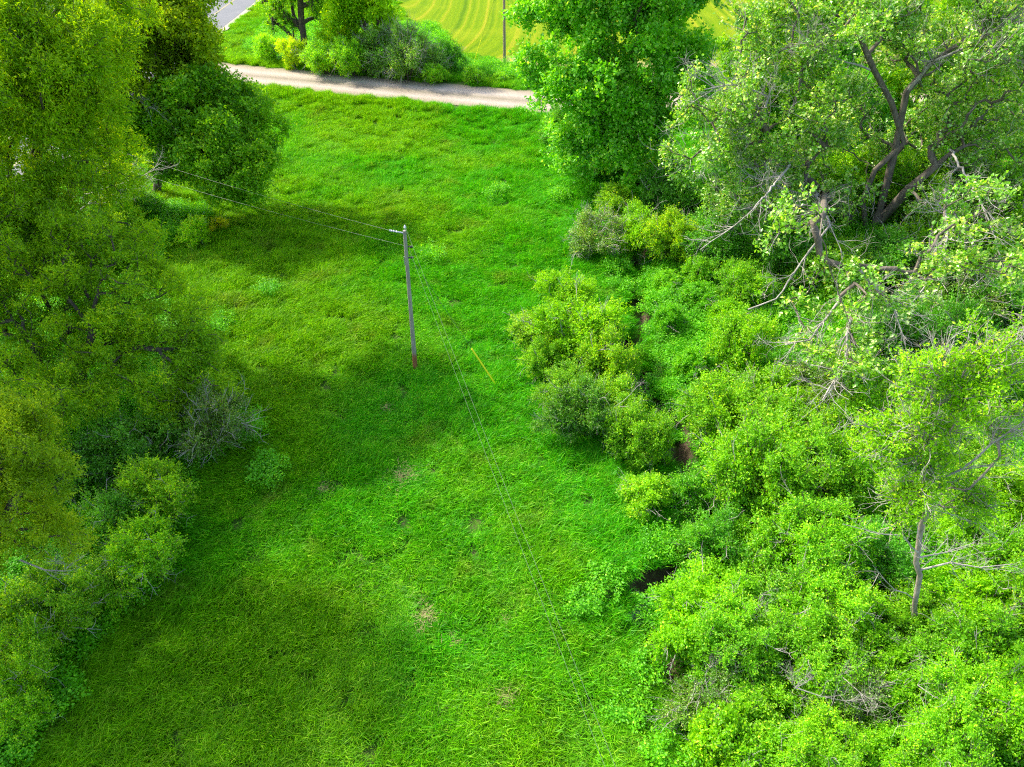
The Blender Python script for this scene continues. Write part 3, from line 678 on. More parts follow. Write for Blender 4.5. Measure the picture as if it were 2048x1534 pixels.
broad('willow_tree', 'large leaning tree with fine olive green leaves at the top left corner', G(20, 520),
      [b1(60, 80, 36 - 3.2, 3.2), b1(150, 130, 36 - 3.2, 2.8), b1(40, 250, 34 - 3.2, 2.8), b1(150, 260, 35 - 3.2, 2.4), b1(230, 330, 35.5 - 3.2, 1.8), b1(90, 370, 34 - 3.2, 2.2), b1(-60, 150, 35 - 3.2, 3.5), b1(90, -50, 38 - 3.2, 3.5), b1(210, 40, 39 - 3.2, 2.6), b1(-40, 350, 33 - 3.2, 2.6), b1(190, 210, 36 - 3.2, 1.7), b1(20, 440, 33 - 3.2, 1.6)],
      2900, 107, 'leaf_olive', trunks=[[at(60, 470, 36.5 - 3.2), at(130, 410, 36 - 3.2), at(170, 320, 36 - 3.2), at(150, 200, 36 - 3.2)], [at(70, 460, 36.5 - 3.2), at(60, 350, 37 - 3.2), at(110, 180, 37 - 3.2), at(60, 40, 37 - 3.2), at(0, 20, 36.5 - 3.2)]],
      K=7, m=9, L=.62, leaf=.18, width=.36, tilt=.5, base_r=.36, color=(1.2, 1.12, 1.0), droop=.3, dead=Dw, twig=.08)
broad('locust_tree', 'wide olive crowned tree with feathery leaves at middle left, over the shaded grass', G(120, 830),
      [b1(80, 520, 27, 2.3), b1(200, 520, 27.5, 2.2), b1(60, 640, 25.5, 2.3), b1(180, 640, 25.5, 2.2), b1(300, 620, 26, 1.9), b1(330, 720, 24.5, 1.8), b1(200, 760, 23.5, 1.9), b1(80, 750, 23.5, 1.8), b1(400, 760, 24.2, 1.2), b1(280, 530, 28, 1.5), b1(380, 650, 26, 1.2), b1(-60, 600, 26, 2.4), b1(-60, 760, 24, 2.0), b1(340, 820, 23, 1.1), b1(-30, 480, 28, 2.2), b1(130, 830, 21, 1.5), b1(40, 820, 20, 1.6), b1(410, 700, 25.5, 1.2)],
      2600, 108, 'leaf_olive', K=7, m=9, L=.5, leaf=.14, width=.36, tilt=.5, base_r=.34, droop=.18, twig=.08, color=(1.05, 1.05, 1.0), bf=.3)
Dy = [dead_limb([at(40, 1120, 14.2), at(90, 1140, 14), at(130, 1142, 13.8), at(170, 1110, 13.6)], .035, 35, 9, .8, 2, (.1, 0, .1))]
broad('honey_locust_tree', 'yellow green feathery tree cut off by the left edge, nearest the camera', G(-190, 1300),
      [b1(40, 900, 15.5, 1.2), b1(90, 960, 15, 1.0), b1(20, 1030, 14.5, 1.2), b1(90, 1060, 14.4, .9), b1(-60, 950, 15, 1.5), b1(-60, 1080, 14, 1.3), b1(150, 1080, 14.2, .45), b1(30, 840, 16, .9)],
      1300, 109, 'leaf_yellow', K=7, m=9, L=.38, leaf=.10, width=.34, tilt=.45, base_r=.2, droop=.12, dead=Dy, bf=.3)
# background trees over the gravel road
nb = G(607, 122)
broad('ivy_clad_tree', 'ivy clad trunk rising behind the gravel road, beside the asphalt road', nb,
      [b1(600, -90, nb[1], 4.0), b1(545, 20, nb[1], 1.2, 1.2, 2.6), b1(640, 10, nb[1] + .5, 1.5, 1.5, 2.0), b1(560, -20, nb[1], 2.0), b1(585, 40, nb[1] + .3, .7, .7, 3.0)],
      900, 110, 'leaf_mid', trunks=[[at(608, 80, nb[1]), at(602, 30, nb[1]), at(598, -60, nb[1]), at(596, -160, nb[1])]], K=5, m=6, L=.8, leaf=.24, base_r=.34, power=.18, droop=.3)
nb2 = G(745, 135)
broad('crack_willow_tree', 'spreading olive green tree above the shrubs behind the gravel road', nb2,
      [b1(700, 20, nb2[1], 2.6), b1(750, 15, nb2[1], 2.4), b1(680, 70, nb2[1], 2.0), b1(730, -60, nb2[1], 4.0), b1(770, 60, nb2[1] - .5, 1.4), b1(720, 90, nb2[1], 1.5)],
      1300, 111, 'leaf_olive', K=6, m=7, L=.8, leaf=.28, base_r=.3, droop=.2, color=(1.15, 1.2, 1.1))
for (px_, py_, Y_, lb_, sd_, lm_) in ((1500, 150, 58, 'mid green tree behind the left limbs of the spreading tree', 121, 'leaf_mid'), (1650, 190, 56, 'mid green tree standing right behind the big stems', 122, 'leaf_deep'),
                                 (1830, 170, 58, 'yellowish tree behind the right limb of the spreading tree', 123, 'leaf_mid'), (1990, 200, 56, 'green tree at the right edge behind the spreading tree', 124, 'leaf_mid'),
                                 (1620, 50, 63, 'farther green tree showing above the left limbs of the spreading tree', 127, 'leaf_mid'), (1900, 40, 63, 'farther green tree showing through the top of the spreading crown', 128, 'leaf_mid')):
    c_ = at(px_, py_, Y_); broad('field_maple_tree', lb_, (c_[0], Y_, 0), [b1(px_, py_, Y_, 3.2), b1(px_ - 60, py_ + 50, Y_ - .5, 2.2), b1(px_ + 70, py_ + 40, Y_, 2.4), b1(px_, py_ + 90, Y_ - 1, 2.0), b1(px_ + 20, py_ - 70, Y_ + .5, 2.0)],
          900, sd_, lm_, K=5, m=7, L=.75, leaf=.24, base_r=.22, group='trees between the spreading tree and the gravel road')
c_ = at(90, 200, 47); broad('boxelder_tree', 'fresh green tree standing behind the leaning olive tree, hiding the paved road', (c_[0], 47, 0),
      [b1(80, 150, 47, 3.0), b1(150, 215, 46.5, 2.6), b1(50, 250, 45, 2.8), b1(220, 270, 46.5, 2.2), b1(10, 80, 48, 3.2), b1(120, 300, 45, 2.4), b1(200, 140, 48, 2.2), b1(10, 330, 44, 2.4), b1(190, 340, 45, 1.6)], 1500, 126, 'leaf_mid', K=6, m=8, L=.7, leaf=.2, base_r=.3, color=(1.5, 1.2, 1))
# fill of the left edge mass
broad('hackberry_tree', 'yellow green tree filling the gap between the leaning tree and the middle left crown', G(60, 560),
      [b1(60, 430, 31, 2.2), b1(170, 460, 31, 1.9), b1(250, 500, 30, 1.5), b1(-20, 480, 30, 2.2), b1(120, 540, 29, 1.8)], 900, 125, 'leaf_yellow', K=6, m=8, L=.6, leaf=.15, width=.4, base_r=.2, droop=.15, color=(.8, .95, 1))
# trees past the frame on the left that shade the near meadow, and the far right
for k_, (x_, y_, h_, sd_) in enumerate(((-30, 33, 22, 201), (-26, 24, 25, 202), (-25, 14, 25, 203))):
    broad('shade_tree', ['tall tree behind the olive crowned tree', 'tall tree outside the left edge of the picture', 'tall tree outside the lower left corner'][k_], (x_, y_, 0),
          [(x_, y_, h_ * .66, 5.2, 6.4, h_ * .33), (x_ + 2, y_ - 1, h_ * .45, 3.2, 3.2, 3.2), (x_ - 2, y_ + 2, h_ * .5, 3.4, 3.4, 4)], 620, sd_, 'leaf_mid', K=5, m=6, L=1.0, leaf=.32, base_r=.3, group='shade trees left of the clearing')

# ------------------------------------------------------------------ shrubs: prototypes, then copies
def make_shrub(seed, leafmat, leaf=.082, n=460, w=1.6, h=2.7, K=7, m=10, L=.40, width=.62, twig=.10, bare=.03, stems=5, barkmat='bark', tilt=.6, bright=.1):
    r = np.random.default_rng(seed)
    blobs = [(0, 0, h * .5, w * .72, w * .72, h * .42)]
    for k in range(5):
        t = k * 1.256 + r.uniform(-.4, .4); q = r.uniform(.45, .8) * w
        blobs.append((math.cos(t) * q, math.sin(t) * q, h * r.uniform(.3, .68), w * r.uniform(.32, .5), w * r.uniform(.32, .5), h * r.uniform(.2, .3)))
    trunks = [[(math.cos(t) * .25, math.sin(t) * .25, h * .18), (math.cos(t) * w * .4, math.sin(t) * w * .4, h * .5)] for t in np.arange(stems) * 6.283 / stems]
    global height
    hh = height
    height = lambda x, y: np.zeros(np.shape(x))
    o = tree('shrub', 'x', 'shrub', (0, 0, 0), trunks, blobs, n, seed, leafmat, barkmat, base_r=.07, K=K, m=m, L=L, leaf=leaf, bf=.3, width=width, tilt=tilt, twig=twig, bare=bare, tip_r=.007, trunkname='stems', bright=bright)
    height = hh
    return o
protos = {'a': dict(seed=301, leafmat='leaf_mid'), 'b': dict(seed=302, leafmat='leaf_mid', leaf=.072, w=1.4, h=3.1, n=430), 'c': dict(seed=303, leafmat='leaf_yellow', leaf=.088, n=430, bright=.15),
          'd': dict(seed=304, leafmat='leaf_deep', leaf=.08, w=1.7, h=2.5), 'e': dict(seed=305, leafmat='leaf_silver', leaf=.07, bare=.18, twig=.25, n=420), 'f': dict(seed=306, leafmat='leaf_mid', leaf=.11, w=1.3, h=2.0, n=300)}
made = {}
names = {'a': 'shrub', 'b': 'shrub', 'c': 'shrub', 'd': 'shrub', 'e': 'shrub', 'f': 'shrub'}
def shrub(kind, px, py, s, label, color=(1, 1, 1), group=None, zs=1.0, rz=None):
    if kind not in made: made[kind] = o = make_shrub(**protos[kind])
    else: o = copy_tree(made[kind])
    hgt = protos[kind].get('h', 2.7) * s * zs
    p = G(px, py, hgt * .5); o.location = (p[0], p[1], float(height(p[0], p[1])) - .05)
    o.rotation_euler = (0, 0, R.uniform(0, 6.28) if rz is None else rz); o.scale = (s * R.uniform(.85, 1.2), s * R.uniform(.85, 1.2), s * zs * R.uniform(.8, 1.4))
    for ch in o.children:
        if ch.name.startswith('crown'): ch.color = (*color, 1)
    tag(o, label, 'shrub', group); 
    if not group and 'group' in o: del o['group']
    return o
T1 = 'shrubs packed in the right hand thicket'; T2 = 'shrubs along the left edge of the meadow'; T3 = 'shrubs lining the far side of the gravel road'; T4 = 'bushes beside the ditch'
for a_ in (
    # kind px py size label colour group
    ('c', 1135, 600, .95, 'bright yellow green bush crown at the top of the long ditch clump', (0.78, 1.15, 1.00), T4),
    ('c', 1165, 665, 1.25, 'large yellow green bush in the middle of the long ditch clump', (0.78, 1.15, 1.00), T4),
    ('a', 1085, 655, .85, 'green bush on the meadow side of the long ditch clump', (1.18, 1.05, 1.00), T4),
    ('a', 1215, 735, .85, 'green bush leaning over the narrow ditch at the middle of the clump', (1.29, 1.15, 1.00), T4),
    ('b', 1120, 775, .85, 'green bush right of the yellow guard pole', (1.06, 1.05, 0.90), T4),
    ('d', 1160, 830, .95, 'darkest bush at the lower part of the ditch clump, grey green', (0.84, 0.75, 1.00), T4),
    ('a', 1265, 870, .85, 'leafy bush at the lower right of the ditch clump, above the dark hollow', (1.12, 1.10, 1.00), T4),
    ('c', 1270, 905, .5, 'small pale yellow bush sticking out at the bottom tip of the ditch clump', (0.78, 1.15, 1.60), T4),
    ('e', 1190, 470, .95, 'pale silvery bush left of the dark ditch hollow', (1.29, 1.15, 1.10), T4),
    ('c', 1275, 480, 1.25, 'yellow green bush hanging over the dark ditch hollow', (0.78, 1.15, 1.00), T4),
    ('a', 1340, 490, .95, 'green bush right of the dark ditch hollow', (1.29, 1.10, 1.00), T4),
    ('a', 1235, 400, .9, 'low green bush between the tall dense tree and the ditch hollow', (1.29, 1.15, 1.00), T4),
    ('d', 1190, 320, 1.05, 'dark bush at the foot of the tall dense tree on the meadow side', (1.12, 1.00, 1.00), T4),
    ('a', 1290, 320, 1.15, 'light green bush at the right foot of the tall dense tree', (1.34, 1.15, 1.00), T4),
    ('d', 1120, 260, .9, 'small dark bush where the tall dense tree meets the gravel road', (1.12, 1.05, 1.00), T4),
    ('d', 1340, 390, 1.2, 'deep green bush below the left limbs of the spreading tree', (1.12, 1.05, 1.00), T4),
    # thicket
    ('f', 1335, 640, .55, 'low herb like bush on the slope beside the narrow ditch', (.80, 1.1, .9), T1),
    ('f', 1400, 590, .65, 'low green bush high on the open slope', (.9, 1.15, .9), T1),
    ('f', 1380, 730, .6, 'low green bush halfway down the open slope', (.9, 1.15, .9), T1),
    ('f', 1450, 640, .6, 'low pale green bush on the open slope near the rounded bush', (1.1, 1.15, 1), T1),
    ('a', 1400, 540, .6, 'small rounded bush at the top of the open slope', (.95, 1.1, .9), T1),
    ('f', 1335, 560, .5, 'tiny bush right beside the dark ditch hollow', (.9, 1.1, .9), T1),
    ('f', 1400, 820, .6, 'low green bush at the bottom of the open slope', (1.0, 1.15, .9), T1),
    ('f', 1530, 640, .6, 'low bush on the slope under the pale hanging limb tip', (.9, 1.1, .9), T1),
    ('d', 1430, 480, 1.1, 'dark bush under the leftmost limb of the spreading tree', (1.12, 1.10, 1.00), T1),
    ('a', 1490, 560, 1.0, 'rounded green bush under the hanging dead limb', (1.03, 1.10, 1.00), T1),
    ('d', 1570, 500, 1.2, 'deep green bush left of the big stems', (1.01, 1.00, 1.00), T1),
    ('a', 1660, 520, 1.1, 'green bush directly before the big stems', (1.03, 1.05, 1.00), T1),
    ('d', 1800, 520, 1.2, 'deep green bush right of the big stems', (1.01, 1.00, 1.00), T1),
    ('e', 1900, 560, 1.2, 'twiggy grey green bush beneath the right dead limb', (1.12, 1.05, 1.00), T1),
    ('d', 2010, 600, 1.2, 'dark bush at the right edge under the spreading tree', (0.90, 0.90, 1.00), T1),
    ('a', 1480, 700, .9, 'low leafy bush on the open slope right of the ditch', (1.13, 1.15, 1.00), T1),
    ('a', 1560, 790, 1.0, 'leafy bush at the foot of the drooping silver foliage', (1.13, 1.10, 1.00), T1),
    ('e', 1680, 760, 1.1, 'silver leaved twiggy bush under the drooping limb', (1.34, 1.15, 1.00), T1),
    ('d', 1790, 690, 1.15, 'dark green bush between the drooping limb and the half dead tree', (0.90, 0.95, 1.00), T1),
    ('d', 1900, 700, 1.1, 'shadowy bush behind the top of the half dead tree', (0.84, 0.90, 1.00), T1),
    ('a', 1990, 740, 1.0, 'fresh green bush top at the right edge level with the half dead crown', (1.19, 1.15, 1.00), T1),
    ('a', 1440, 830, .85, 'small bush on the slope just right of the shaded ditch bend', (1.19, 1.15, 1.00), T1),
    ('b', 1530, 880, .95, 'pale green bush above the dark gap in the thicket', (1.19, 1.15, 1.00), T1),
    ('a', 1640, 860, 1.0, 'green bush left of the half dead crown', (1.13, 1.10, 1.00), T1),
    ('b', 1740, 830, .9, 'upright bush touching the half dead crown on its left', (1.13, 1.15, 1.00), T1),
    ('d', 1410, 990, .95, 'dark green bush on the ditch bank opposite the sunlit grass', (1.12, 1.10, 1.00), T1),
    ('f', 1290, 985, .65, 'small pale leaved bush on the meadow side of the ditch', (1.34, 1.25, 1.40), T1),
    ('a', 1500, 970, .95, 'bushy mid green shrub behind the dark ditch bank bush', (1.13, 1.15, 1.00), T1),
    ('b', 1600, 960, .95, 'pale green bush in the middle of the upper thicket', (1.23, 1.20, 1.00), T1),
    ('a', 1700, 960, .9, 'green bush left of the half dead trunk at crown height', (1.13, 1.15, 1.00), T1),
    ('b', 1960, 940, .9, 'bush right of the half dead crown', (1.19, 1.10, 1.00), T1),
    ('c', 2030, 1000, .8, 'yellowish bush on the right edge beside the half dead tree', (0.76, 1.10, 1.00), T1),
    ('d', 1430, 1090, .85, 'dark leafy bush overhanging the ditch above the muddy pool', (1.12, 1.10, 1.00), T1),
    ('a', 1540, 1070, .85, 'dense green bush at the centre left of the thicket', (1.09, 1.15, 1.00), T1),
    ('b', 1640, 1080, .85, 'fine leaved bush beneath the long left dead branch', (1.13, 1.20, 1.00), T1),
    ('d', 1740, 1120, .75, 'deep green bush directly left of the bare trunk', (1.12, 1.15, 1.00), T1),
    ('c', 1940, 1060, .75, 'yellow green bush behind the right dead branches', (0.76, 1.15, 1.00), T1),
    ('c', 1420, 1200, .75, 'yellow green bush right of the muddy pool', (0.76, 1.20, 1.00), T1),
    ('a', 1520, 1180, .75, 'green bush two steps right of the muddy pool', (1.13, 1.15, 1.00), T1),
    ('b', 1620, 1200, .8, 'pale bush in the heart of the lower thicket', (1.13, 1.20, 1.00), T1),
    ('a', 1720, 1230, .75, 'green bush at the foot of the bare trunk on its left', (1.13, 1.15, 1.00), T1),
    ('c', 1930, 1200, .8, 'yellowish bush at the foot of the bare trunk on its right', (0.76, 1.15, 1.00), T1),
    ('a', 2020, 1180, .85, 'green bush on the right edge below the dead branches', (1.09, 1.10, 1.00), T1),
    ('f', 1370, 1290, .75, 'low light green bush on the ditch edge below the pool', (1.23, 1.25, 1.00), T1),
    ('b', 1460, 1300, .75, 'green bush in the lower left of the thicket', (1.03, 1.15, 1.00), T1),
    ('a', 1560, 1300, .75, 'bush in the lower thicket with dark gaps round it', (1.03, 1.10, 1.00), T1),
    ('b', 1660, 1330, .75, 'pale green bush above the bleached fallen twigs', (1.19, 1.20, 1.00), T1),
    ('c', 1780, 1320, .75, 'yellow green bush just below the bare trunk', (0.76, 1.15, 1.00), T1),
    ('a', 1880, 1310, .75, 'green bush below and right of the bare trunk', (1.13, 1.15, 1.00), T1),
    ('a', 1985, 1310, .8, 'bush with dark gap beside it on the lower right edge', (1.03, 1.10, 1.00), T1),
    ('e', 1430, 1400, .7, 'twiggy grey green bush by the lower ditch', (1.23, 1.15, 1.00), T1),
    ('a', 1530, 1410, .7, 'green bush between the lower ditch and the bleached twigs', (1.13, 1.15, 1.00), T1),
    ('e', 1720, 1410, .75, 'twiggy pale bush among the bleached fallen twigs', (1.34, 1.20, 1.00), T1),
    ('a', 1840, 1430, .7, 'green bush near the bottom edge right of the bleached twigs', (1.09, 1.15, 1.00), T1),
    ('b', 1940, 1430, .75, 'bush near the bottom right corner, fine leaved', (1.13, 1.20, 1.00), T1),
    ('a', 2040, 1440, .8, 'bush filling the bottom right corner', (1.13, 1.20, 1.00), T1),
    ('f', 1450, 1490, .75, 'light green bush cut by the bottom edge beside the ditch', (1.23, 1.20, 1.00), T1),
    ('a', 1560, 1510, .7, 'green bush cut by the bottom edge, second from the ditch', (1.13, 1.20, 1.00), T1),
    ('b', 1660, 1500, .7, 'pale bush cut by the bottom edge, third from the ditch', (1.19, 1.20, 1.00), T1),
    ('a', 1770, 1520, .7, 'green bush cut by the bottom edge, fourth from the ditch', (1.13, 1.20, 1.00), T1),
    ('b', 1890, 1525, .7, 'bush cut by the bottom edge, next to the corner bush', (1.13, 1.20, 1.00), T1),
    ('a', 1240, 800, .9, 'green bush filling the ditch clump just above its lower right end', (1.15, 1.12, 1.0), T4),
    ('a', 1310, 880, .7, 'small green bush at the right end of the ditch clump, over the shaded hollow', (1.2, 1.15, 1.0), T4),
    ('a', 1090, 720, .75, 'green bush low on the meadow side of the ditch clump, above the guard pole', (1.1, 1.1, 1.0), T4),
    ('a', 1840, 1240, .6, 'low bush pressed against the front of the bare trunk', (1.1, 1.1, 1.0), T1),
    ('a', 1800, 1180, .5, 'small bush hugging the left side of the bare trunk', (1.15, 1.15, 1.0), T1),
    ('d', 1450, 400, 1.2, 'deep green bush behind the leftmost dead limb', (1.2, 1.15, 1), T1),
    ('a', 1540, 420, 1.2, 'green bush in the shade under the left limbs', (1.1, 1.1, 1), T1),
    ('a', 1510, 320, 1.4, 'green bush far back under the left limbs', (1.1, 1.1, 1), T1),
    ('d', 1620, 340, 1.4, 'deep green bush just behind the big stems on their left', (1.2, 1.1, 1), T1),
    ('a', 1680, 370, 1.3, 'green bush seen between the big stems', (1.1, 1.1, 1), T1),
    ('b', 1790, 350, 1.4, 'upright bush behind the fork of the big stems', (1.1, 1.1, 1), T1),
    ('a', 1850, 400, 1.3, 'green bush beneath the right hand limb', (1.1, 1.1, 1), T1),
    ('d', 1930, 380, 1.4, 'deep green bush behind the right hand limb', (1.2, 1.1, 1), T1),
    ('a', 1960, 470, 1.3, 'green bush between the right dead limb and the picture edge', (1.1, 1.1, 1), T1),
    ('b', 2030, 430, 1.4, 'upright bush at the right edge under the spreading crown', (1.1, 1.1, 1), T1),
    ('a', 1870, 480, 1.1, 'small green bush directly behind the right dead limb', (1.1, 1.1, 1), T1),
    # left edge
    ('a', 385, 455, .8, 'bright small bush in front of the shaded trees, upper left of the meadow', (1.60, 1.40, 1.00), T2),
    ('c', 440, 448, .38, 'tiny yellow green bush right of the bright small bush', (1.50, 1.23, 1.00), T2),
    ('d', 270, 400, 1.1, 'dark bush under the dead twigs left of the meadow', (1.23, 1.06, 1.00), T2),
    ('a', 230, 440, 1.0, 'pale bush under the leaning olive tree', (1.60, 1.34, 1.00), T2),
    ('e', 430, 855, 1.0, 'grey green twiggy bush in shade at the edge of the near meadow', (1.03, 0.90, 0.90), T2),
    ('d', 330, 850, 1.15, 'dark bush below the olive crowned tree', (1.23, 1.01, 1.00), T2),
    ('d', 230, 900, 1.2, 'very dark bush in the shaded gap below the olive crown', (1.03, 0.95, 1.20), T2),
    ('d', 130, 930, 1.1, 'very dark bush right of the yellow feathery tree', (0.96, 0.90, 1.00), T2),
    ('a', 310, 990, .9, 'mid green bush reaching out to the shaded grass', (1.37, 1.18, 0.90), T2),
    ('d', 240, 1050, .9, 'bush behind the bare twigs of the feathery tree', (1.29, 1.12, 0.90), T2),
    ('a', 290, 1110, .85, 'rounded green bush at the left of the near meadow', (1.29, 1.23, 0.90), T2),
    ('a', 210, 1160, .8, 'dark green bush below the bare twigs of the feathery tree', (1.16, 1.12, 0.90), T2),
    ('b', 120, 1220, .85, 'tall bush at the lower left edge', (1.16, 1.06, 0.85), T2),
    ('a', 30, 1250, .9, 'bush cut by the left edge at the lower left', (1.16, 1.06, 0.85), T2),
    ('b', 60, 1330, .75, 'dark bush above the lower left corner', (1.09, 1.06, 0.85), T2),
    ('a', 20, 1420, .75, 'bush in the lower left corner', (1.23, 1.18, 0.90), T2),
    # far side of the gravel road
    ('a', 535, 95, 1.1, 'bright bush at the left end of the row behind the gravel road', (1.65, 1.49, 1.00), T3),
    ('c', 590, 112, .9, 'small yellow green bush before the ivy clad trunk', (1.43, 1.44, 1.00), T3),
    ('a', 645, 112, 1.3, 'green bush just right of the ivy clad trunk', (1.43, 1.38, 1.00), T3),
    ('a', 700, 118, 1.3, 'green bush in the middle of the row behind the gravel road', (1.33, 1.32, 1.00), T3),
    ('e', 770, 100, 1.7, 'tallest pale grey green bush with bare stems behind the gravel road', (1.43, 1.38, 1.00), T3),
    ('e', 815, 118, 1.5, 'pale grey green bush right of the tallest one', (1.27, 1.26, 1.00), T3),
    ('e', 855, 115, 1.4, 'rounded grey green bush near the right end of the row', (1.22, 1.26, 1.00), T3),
    ('d', 895, 120, 1.1, 'dark bush at the right end of the row', (1.00, 1.03, 1.00), T3),
    ('a', 870, 145, .8, 'low green bush at the road verge near the right end', (1.33, 1.32, 1.00), T3),
    ('a', 945, 150, .65, 'low weedy bush between the row and the distant pole', (1.43, 1.38, 1.00), T3),
    ('f', 1000, 155, .6, 'low weedy bush before the distant pole', (1.55, 1.44, 1.00), T3),
): shrub(a_[0], a_[1], a_[2], a_[3] * {T1: 1.22, T4: 1.03}.get(a_[6], 1.0), a_[4], a_[5], a_[6])

# fallen bleached branches in the thicket and meadow
for k_, (pts_, rr_, f_, lb_) in enumerate((
    ([(1590, 1375), (1640, 1392), (1690, 1402)], .03, 14, 'bleached forked branch lying on the lower thicket'),
    ([(1835, 1370), (1870, 1395), (1920, 1405)], .02, 4, 'bleached branch lying near the foot of the half dead tree'),
    ([(1275, 815), (1230, 812), (1290, 760)], .02, 5, 'pale bare branch lying across the ditch clump'),
    ([(1420, 1335), (1400, 1310), (1385, 1290)], .018, 8, 'small grey dead twigs on the ditch edge below the muddy pool'),
    ([(1500, 1235), (1515, 1215), (1520, 1190)], .018, 9, 'grey dead twigs poking up two steps right of the muddy pool'),
    ([(1680, 1350), (1720, 1385), (1735, 1420)], .02, 10, 'grey forked dead wood right of the bleached forked branch'),
    ([(1990, 1250), (2020, 1225), (2048, 1190)], .02, 9, 'grey dead twigs at the right edge of the thicket'),
    ([(1570, 900), (1600, 880), (1640, 868)], .018, 8, 'grey dead twigs in the upper thicket left of the half dead crown'),
    ([(1480, 770), (1500, 755), (1490, 735)], .018, 8, 'grey dead twigs on the slope below the drooping silver foliage'),
    ([(1700, 900), (1740, 880), (1790, 870)], .02, 10, 'pale dead branch just left of the half dead crown'))):
    zt = 2.1
    P_ = [G(a, b, zt) for a, b in pts_]; b0 = P_[0].copy(); ch = dead_limb([p - b0 for p in P_], rr_, 400 + k_, f_, .7, 2, (0, 0, .2))
    o = add('fallen_branch', tubes('fallen_branch', ch, M['deadwood'])); o.location = tuple(b0); tag(o, lb_, 'branch')

# ------------------------------------------------------------------ poles, guys, wires
def lathe(name, prof, material, parent, sides=16, loc=(0, 0, 0), rot=(0, 0, 0)):
    P = np.array([(0, 0, z) for _, z in prof]); V, F = [], []
    ang = np.arange(sides) * 2 * math.pi / sides
    V = np.concatenate([np.column_stack([np.cos(ang) * r_, np.sin(ang) * r_, np.full(sides, z)]) for r_, z in prof])
    n = len(prof); i = np.arange(n - 1)[:, None] * sides; j = np.arange(sides)[None]; j2 = (j + 1) % sides
    F = np.stack([i + j, i + j2, i + sides + j2, i + sides + j], -1).reshape(-1, 4)
    me = mesh(name, V, [F, np.arange(sides)[None] + (n - 1) * sides, np.arange(sides)[::-1][None]], material, smooth=False)
    o = add(name, me, parent); o.location = loc; o.rotation_euler = rot; return o
def pole_mat():
    m, n, o = mat('weathered_pole'); p = N(n, 'ShaderNodeBsdfPrincipled'); tc = N(n, 'ShaderNodeTexCoord')
    mp = N(n, 'ShaderNodeMapping'); mp.inputs['Scale'].default_value = (14, 14, .7); n.links.new(tc.outputs['Object'], mp.inputs[0])
    ns = noise(n, mp.outputs[0], 2.5, 5, .7)
    grey = ramp(n, ns, [(.3, (.15, .13, .11)), (.5, (.27, .24, .20)), (.7, (.40, .36, .31))]); red = ramp(n, ns, [(.3, (.16, .045, .018)), (.7, (.36, .13, .05))])
    sp = N(n, 'ShaderNodeSeparateXYZ'); n.links.new(tc.outputs['Object'], sp.inputs[0])
    s = N(n, 'ShaderNodeMath', operation='MULTIPLY_ADD'); n.links.new(ns, s.inputs[0]); s.inputs[1].default_value = .8; n.links.new(sp.outputs[2], s.inputs[2])
    mr = N(n, 'ShaderNodeMapRange'); mr.inputs[1].default_value = 1.35; mr.inputs[2].default_value = 1.65; n.links.new(s.outputs[0], mr.inputs[0])
    n.links.new(mixc(n, mr.outputs[0], red, grey), p.inputs['Base Color']); p.inputs['Roughness'].default_value = .85
    n.links.new(bumpn(n, ns, .01), p.inputs['Normal']); n.links.new(p.outputs[0], o.inputs[0]); return m
M['pole'] = pole_mat(); M['brown_pole'] = bark_material('brown_pole', (.22, .15, .09), (.42, .31, .21), 8, .01)
M['steel'] = plain('galvanised_steel', (.45, .46, .48), .45, .7); M['porcelain'] = plain('porcelain', (.55, .56, .58), .25); M['yellow'] = plain('yellow_guard_plastic', (.98, .82, .01), .5)
M['pale_wire'] = plain('pale_wire', (.27, .29, .25), .5, .1)
M['wire'] = plain('aluminium_wire', (.11, .15, .09), .5, .2); M['dark_fitting'] = plain('dark_fitting', (.03, .03, .03), .5)

pb = G(831, 741); top = at(809, 461, pb[1] + .05)
HP_ = float(np.linalg.norm(top - pb)); axis = Vector(tuple(nrm(top - pb)))
pr = empty('utility_pole', pb, 'weathered grey wooden utility pole with reddish foot standing in the meadow', 'utility pole'); pr.rotation_euler = Vector((0, 0, 1)).rotation_difference(axis).to_euler()
lathe('pole', [(.125, -.4), (.12, 0), (.115, 1), (.10, 3.5), (.088, 6), (.078, HP_ - .02), (.07, HP_)], M['pole'], pr)
def insul(z, ox, oy, parent):
    i_ = lathe('insulator', [(.012, -.14), (.012, .0), (.05, .0), (.06, .03), (.035, .05), (.055, .07), (.03, .10), (.04, .12), (.012, .15)], M['porcelain'], parent, 10, (ox, oy, z)); return i_
insul(HP_ + .12, .03, 0, pr)
pinarm = lathe('bracket_arm', [(.035, 0), (.035, .55), (.05, .56), (.05, .62), (.03, .63)], M['steel'], pr, 8, (-.06, 0, HP_ - .12), (0, -RAD(80), 0))
for z_ in (.28, .4, .5): lathe('bell_insulator', [(.03, 0), (.055, .02), (.03, .06)], M['porcelain'], pinarm, 10, (0, 0, z_))
for z_, s_ in ((HP_ - .8, 1), (HP_ - 1.35, 1)):
    br = lathe('spool_bracket', [(.03, 0), (.03, .10), (.055, .10), (.055, .15), (.03, .16), (.055, .17), (.055, .22), (.02, .23)], M['dark_fitting'], pr, 8, (.09, 0, z_), (0, RAD(90), 0))
gu = lathe('ground_wire_clip', [(.02, -.2), (.02, .2)], M['steel'], pr, 6, (-.11, -.02, HP_ - 1.5))
def world(x, y, z): return pb + np.array(axis) * z + np.array([x, y, 0])
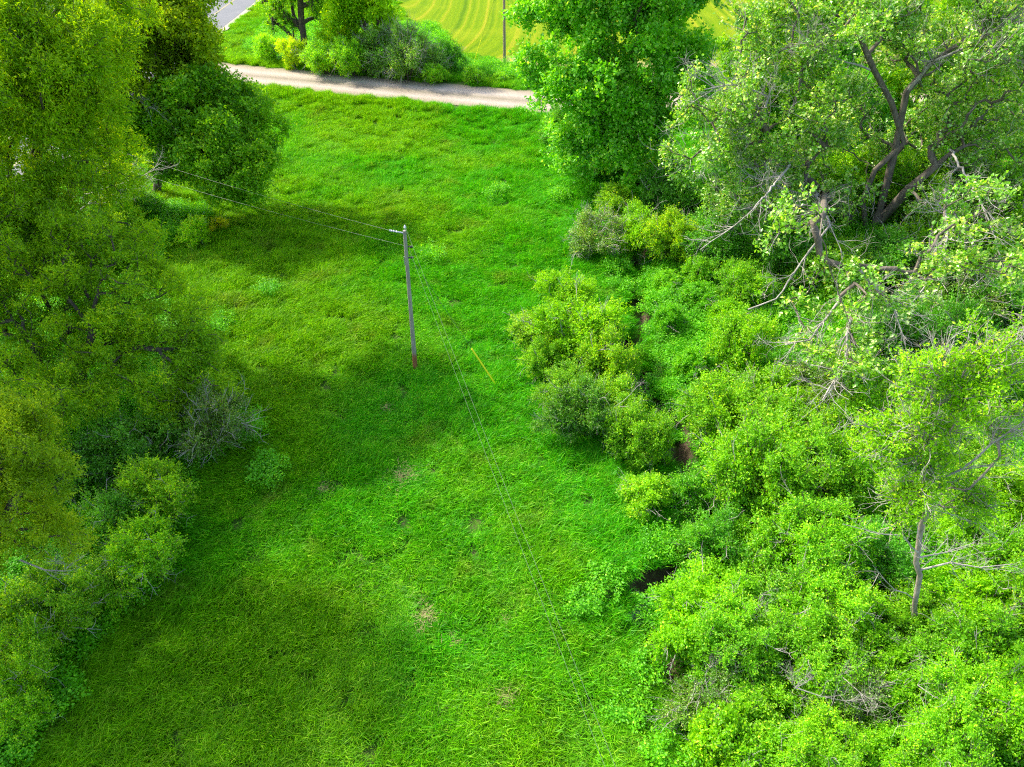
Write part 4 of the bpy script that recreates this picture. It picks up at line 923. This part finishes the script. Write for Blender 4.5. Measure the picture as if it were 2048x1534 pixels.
def span(name, A, B, sag, r_, label, n=40, cat='wire', material='wire'):
    A, B = np.array(A), np.array(B); t = np.linspace(0, 1, n)[:, None]; P = A + (B - A) * t; P[:, 2] -= (4 * sag * t * (1 - t)).ravel()
    o = add(name, tubes(name, [(P - A, np.full(n, r_))], M[material])); o.location = tuple(A); tag(o, label, cat, 'power wires on the meadow pole'); return o
WT, WL = world(-.35, 0, HP_ - .08), world(.12, 0, HP_ - .8)
def through(A, px, py, Z, f):      # a span from A towards the point seen at a pixel at height Z, f times as far
    d = ray(px, py); q = np.array([d[0], d[1], d[2]]) * ((Z - CAM_H) / d[2]) + np.array([0, 0, CAM_H]); return A + (q - A) * f
e1 = through(WT, 310, 322, 7.7, 2.4); e1[2] = 8.6; e2 = through(WL, 300, 362, 6.5, 2.4); e2[2] = 7.6
span('power_wire', WT, e1, .6, .005, 'upper pale wire running from the meadow pole into the left trees', material='pale_wire')
span('power_wire', WL, e2, .6, .005, 'lower pale wire running from the meadow pole into the left trees', material='pale_wire')
WT2, WL2 = world(.03, 0, HP_ + .25), world(.12, 0, HP_ - .8)
e3 = through(WT2, 1234, 1534, 7.6, 2.2); e3[2] = 8.2; e4 = through(WL2, 1213, 1534, 6.6, 2.2); e4[2] = 7.2
span('power_wire', WT2, e3, .7, .0042, 'right hand thin wire running down over the near meadow to the bottom edge')
span('power_wire', WL2, e4, .7, .0042, 'left hand thin wire running down over the near meadow to the bottom edge')
def guy(top_, foot, label, r_=.008, glen=2.5, gr=.042):
    top_, foot = np.array(top_), np.array(foot); d = nrm(foot - top_); root = empty('guy_wire', foot, label, 'guy wire')
    add('wire', tubes('wire', [(np.array([top_ - foot, top_ * .5 + foot * .5 - foot, d * .15]), np.full(3, r_))], M['wire']), root)
    q = foot - d * .05; g_ = lathe('guard', [(gr * .6, 0), (gr, .03), (gr, glen - .03), (gr * .6, glen)], M['yellow'], root, 10)
    g_.location = tuple(q - foot - d * 0); g_.rotation_euler = Vector(tuple(-d)).to_track_quat('Z', 'Y').to_euler(); return root
gf = G(997, 778); guy(world(.1, 0, HP_ - 1.2), gf + np.array([0, 0, .02]), 'thin guy wire with a bright yellow guard in the grass right of the meadow pole')
fb = G(1009, 130); fr = empty('utility_pole', fb, 'distant tall brown pole at the edge of the mown field', 'utility pole')
lathe('pole', [(.17, -.4), (.16, 0), (.13, 6), (.11, 10.5), (.10, 10.6)], M['brown_pole'], fr)
lathe('insulator', [(.02, 0), (.06, .05), (.03, .12), (.05, .16), (.02, .22)], M['porcelain'], fr, 10, (0, 0, 10.6))
guy(fb + np.array([0, 0, 9]), G(949, 121), 'small distant guy wire with yellow guard left of the brown pole', .01, 2.6, .04)
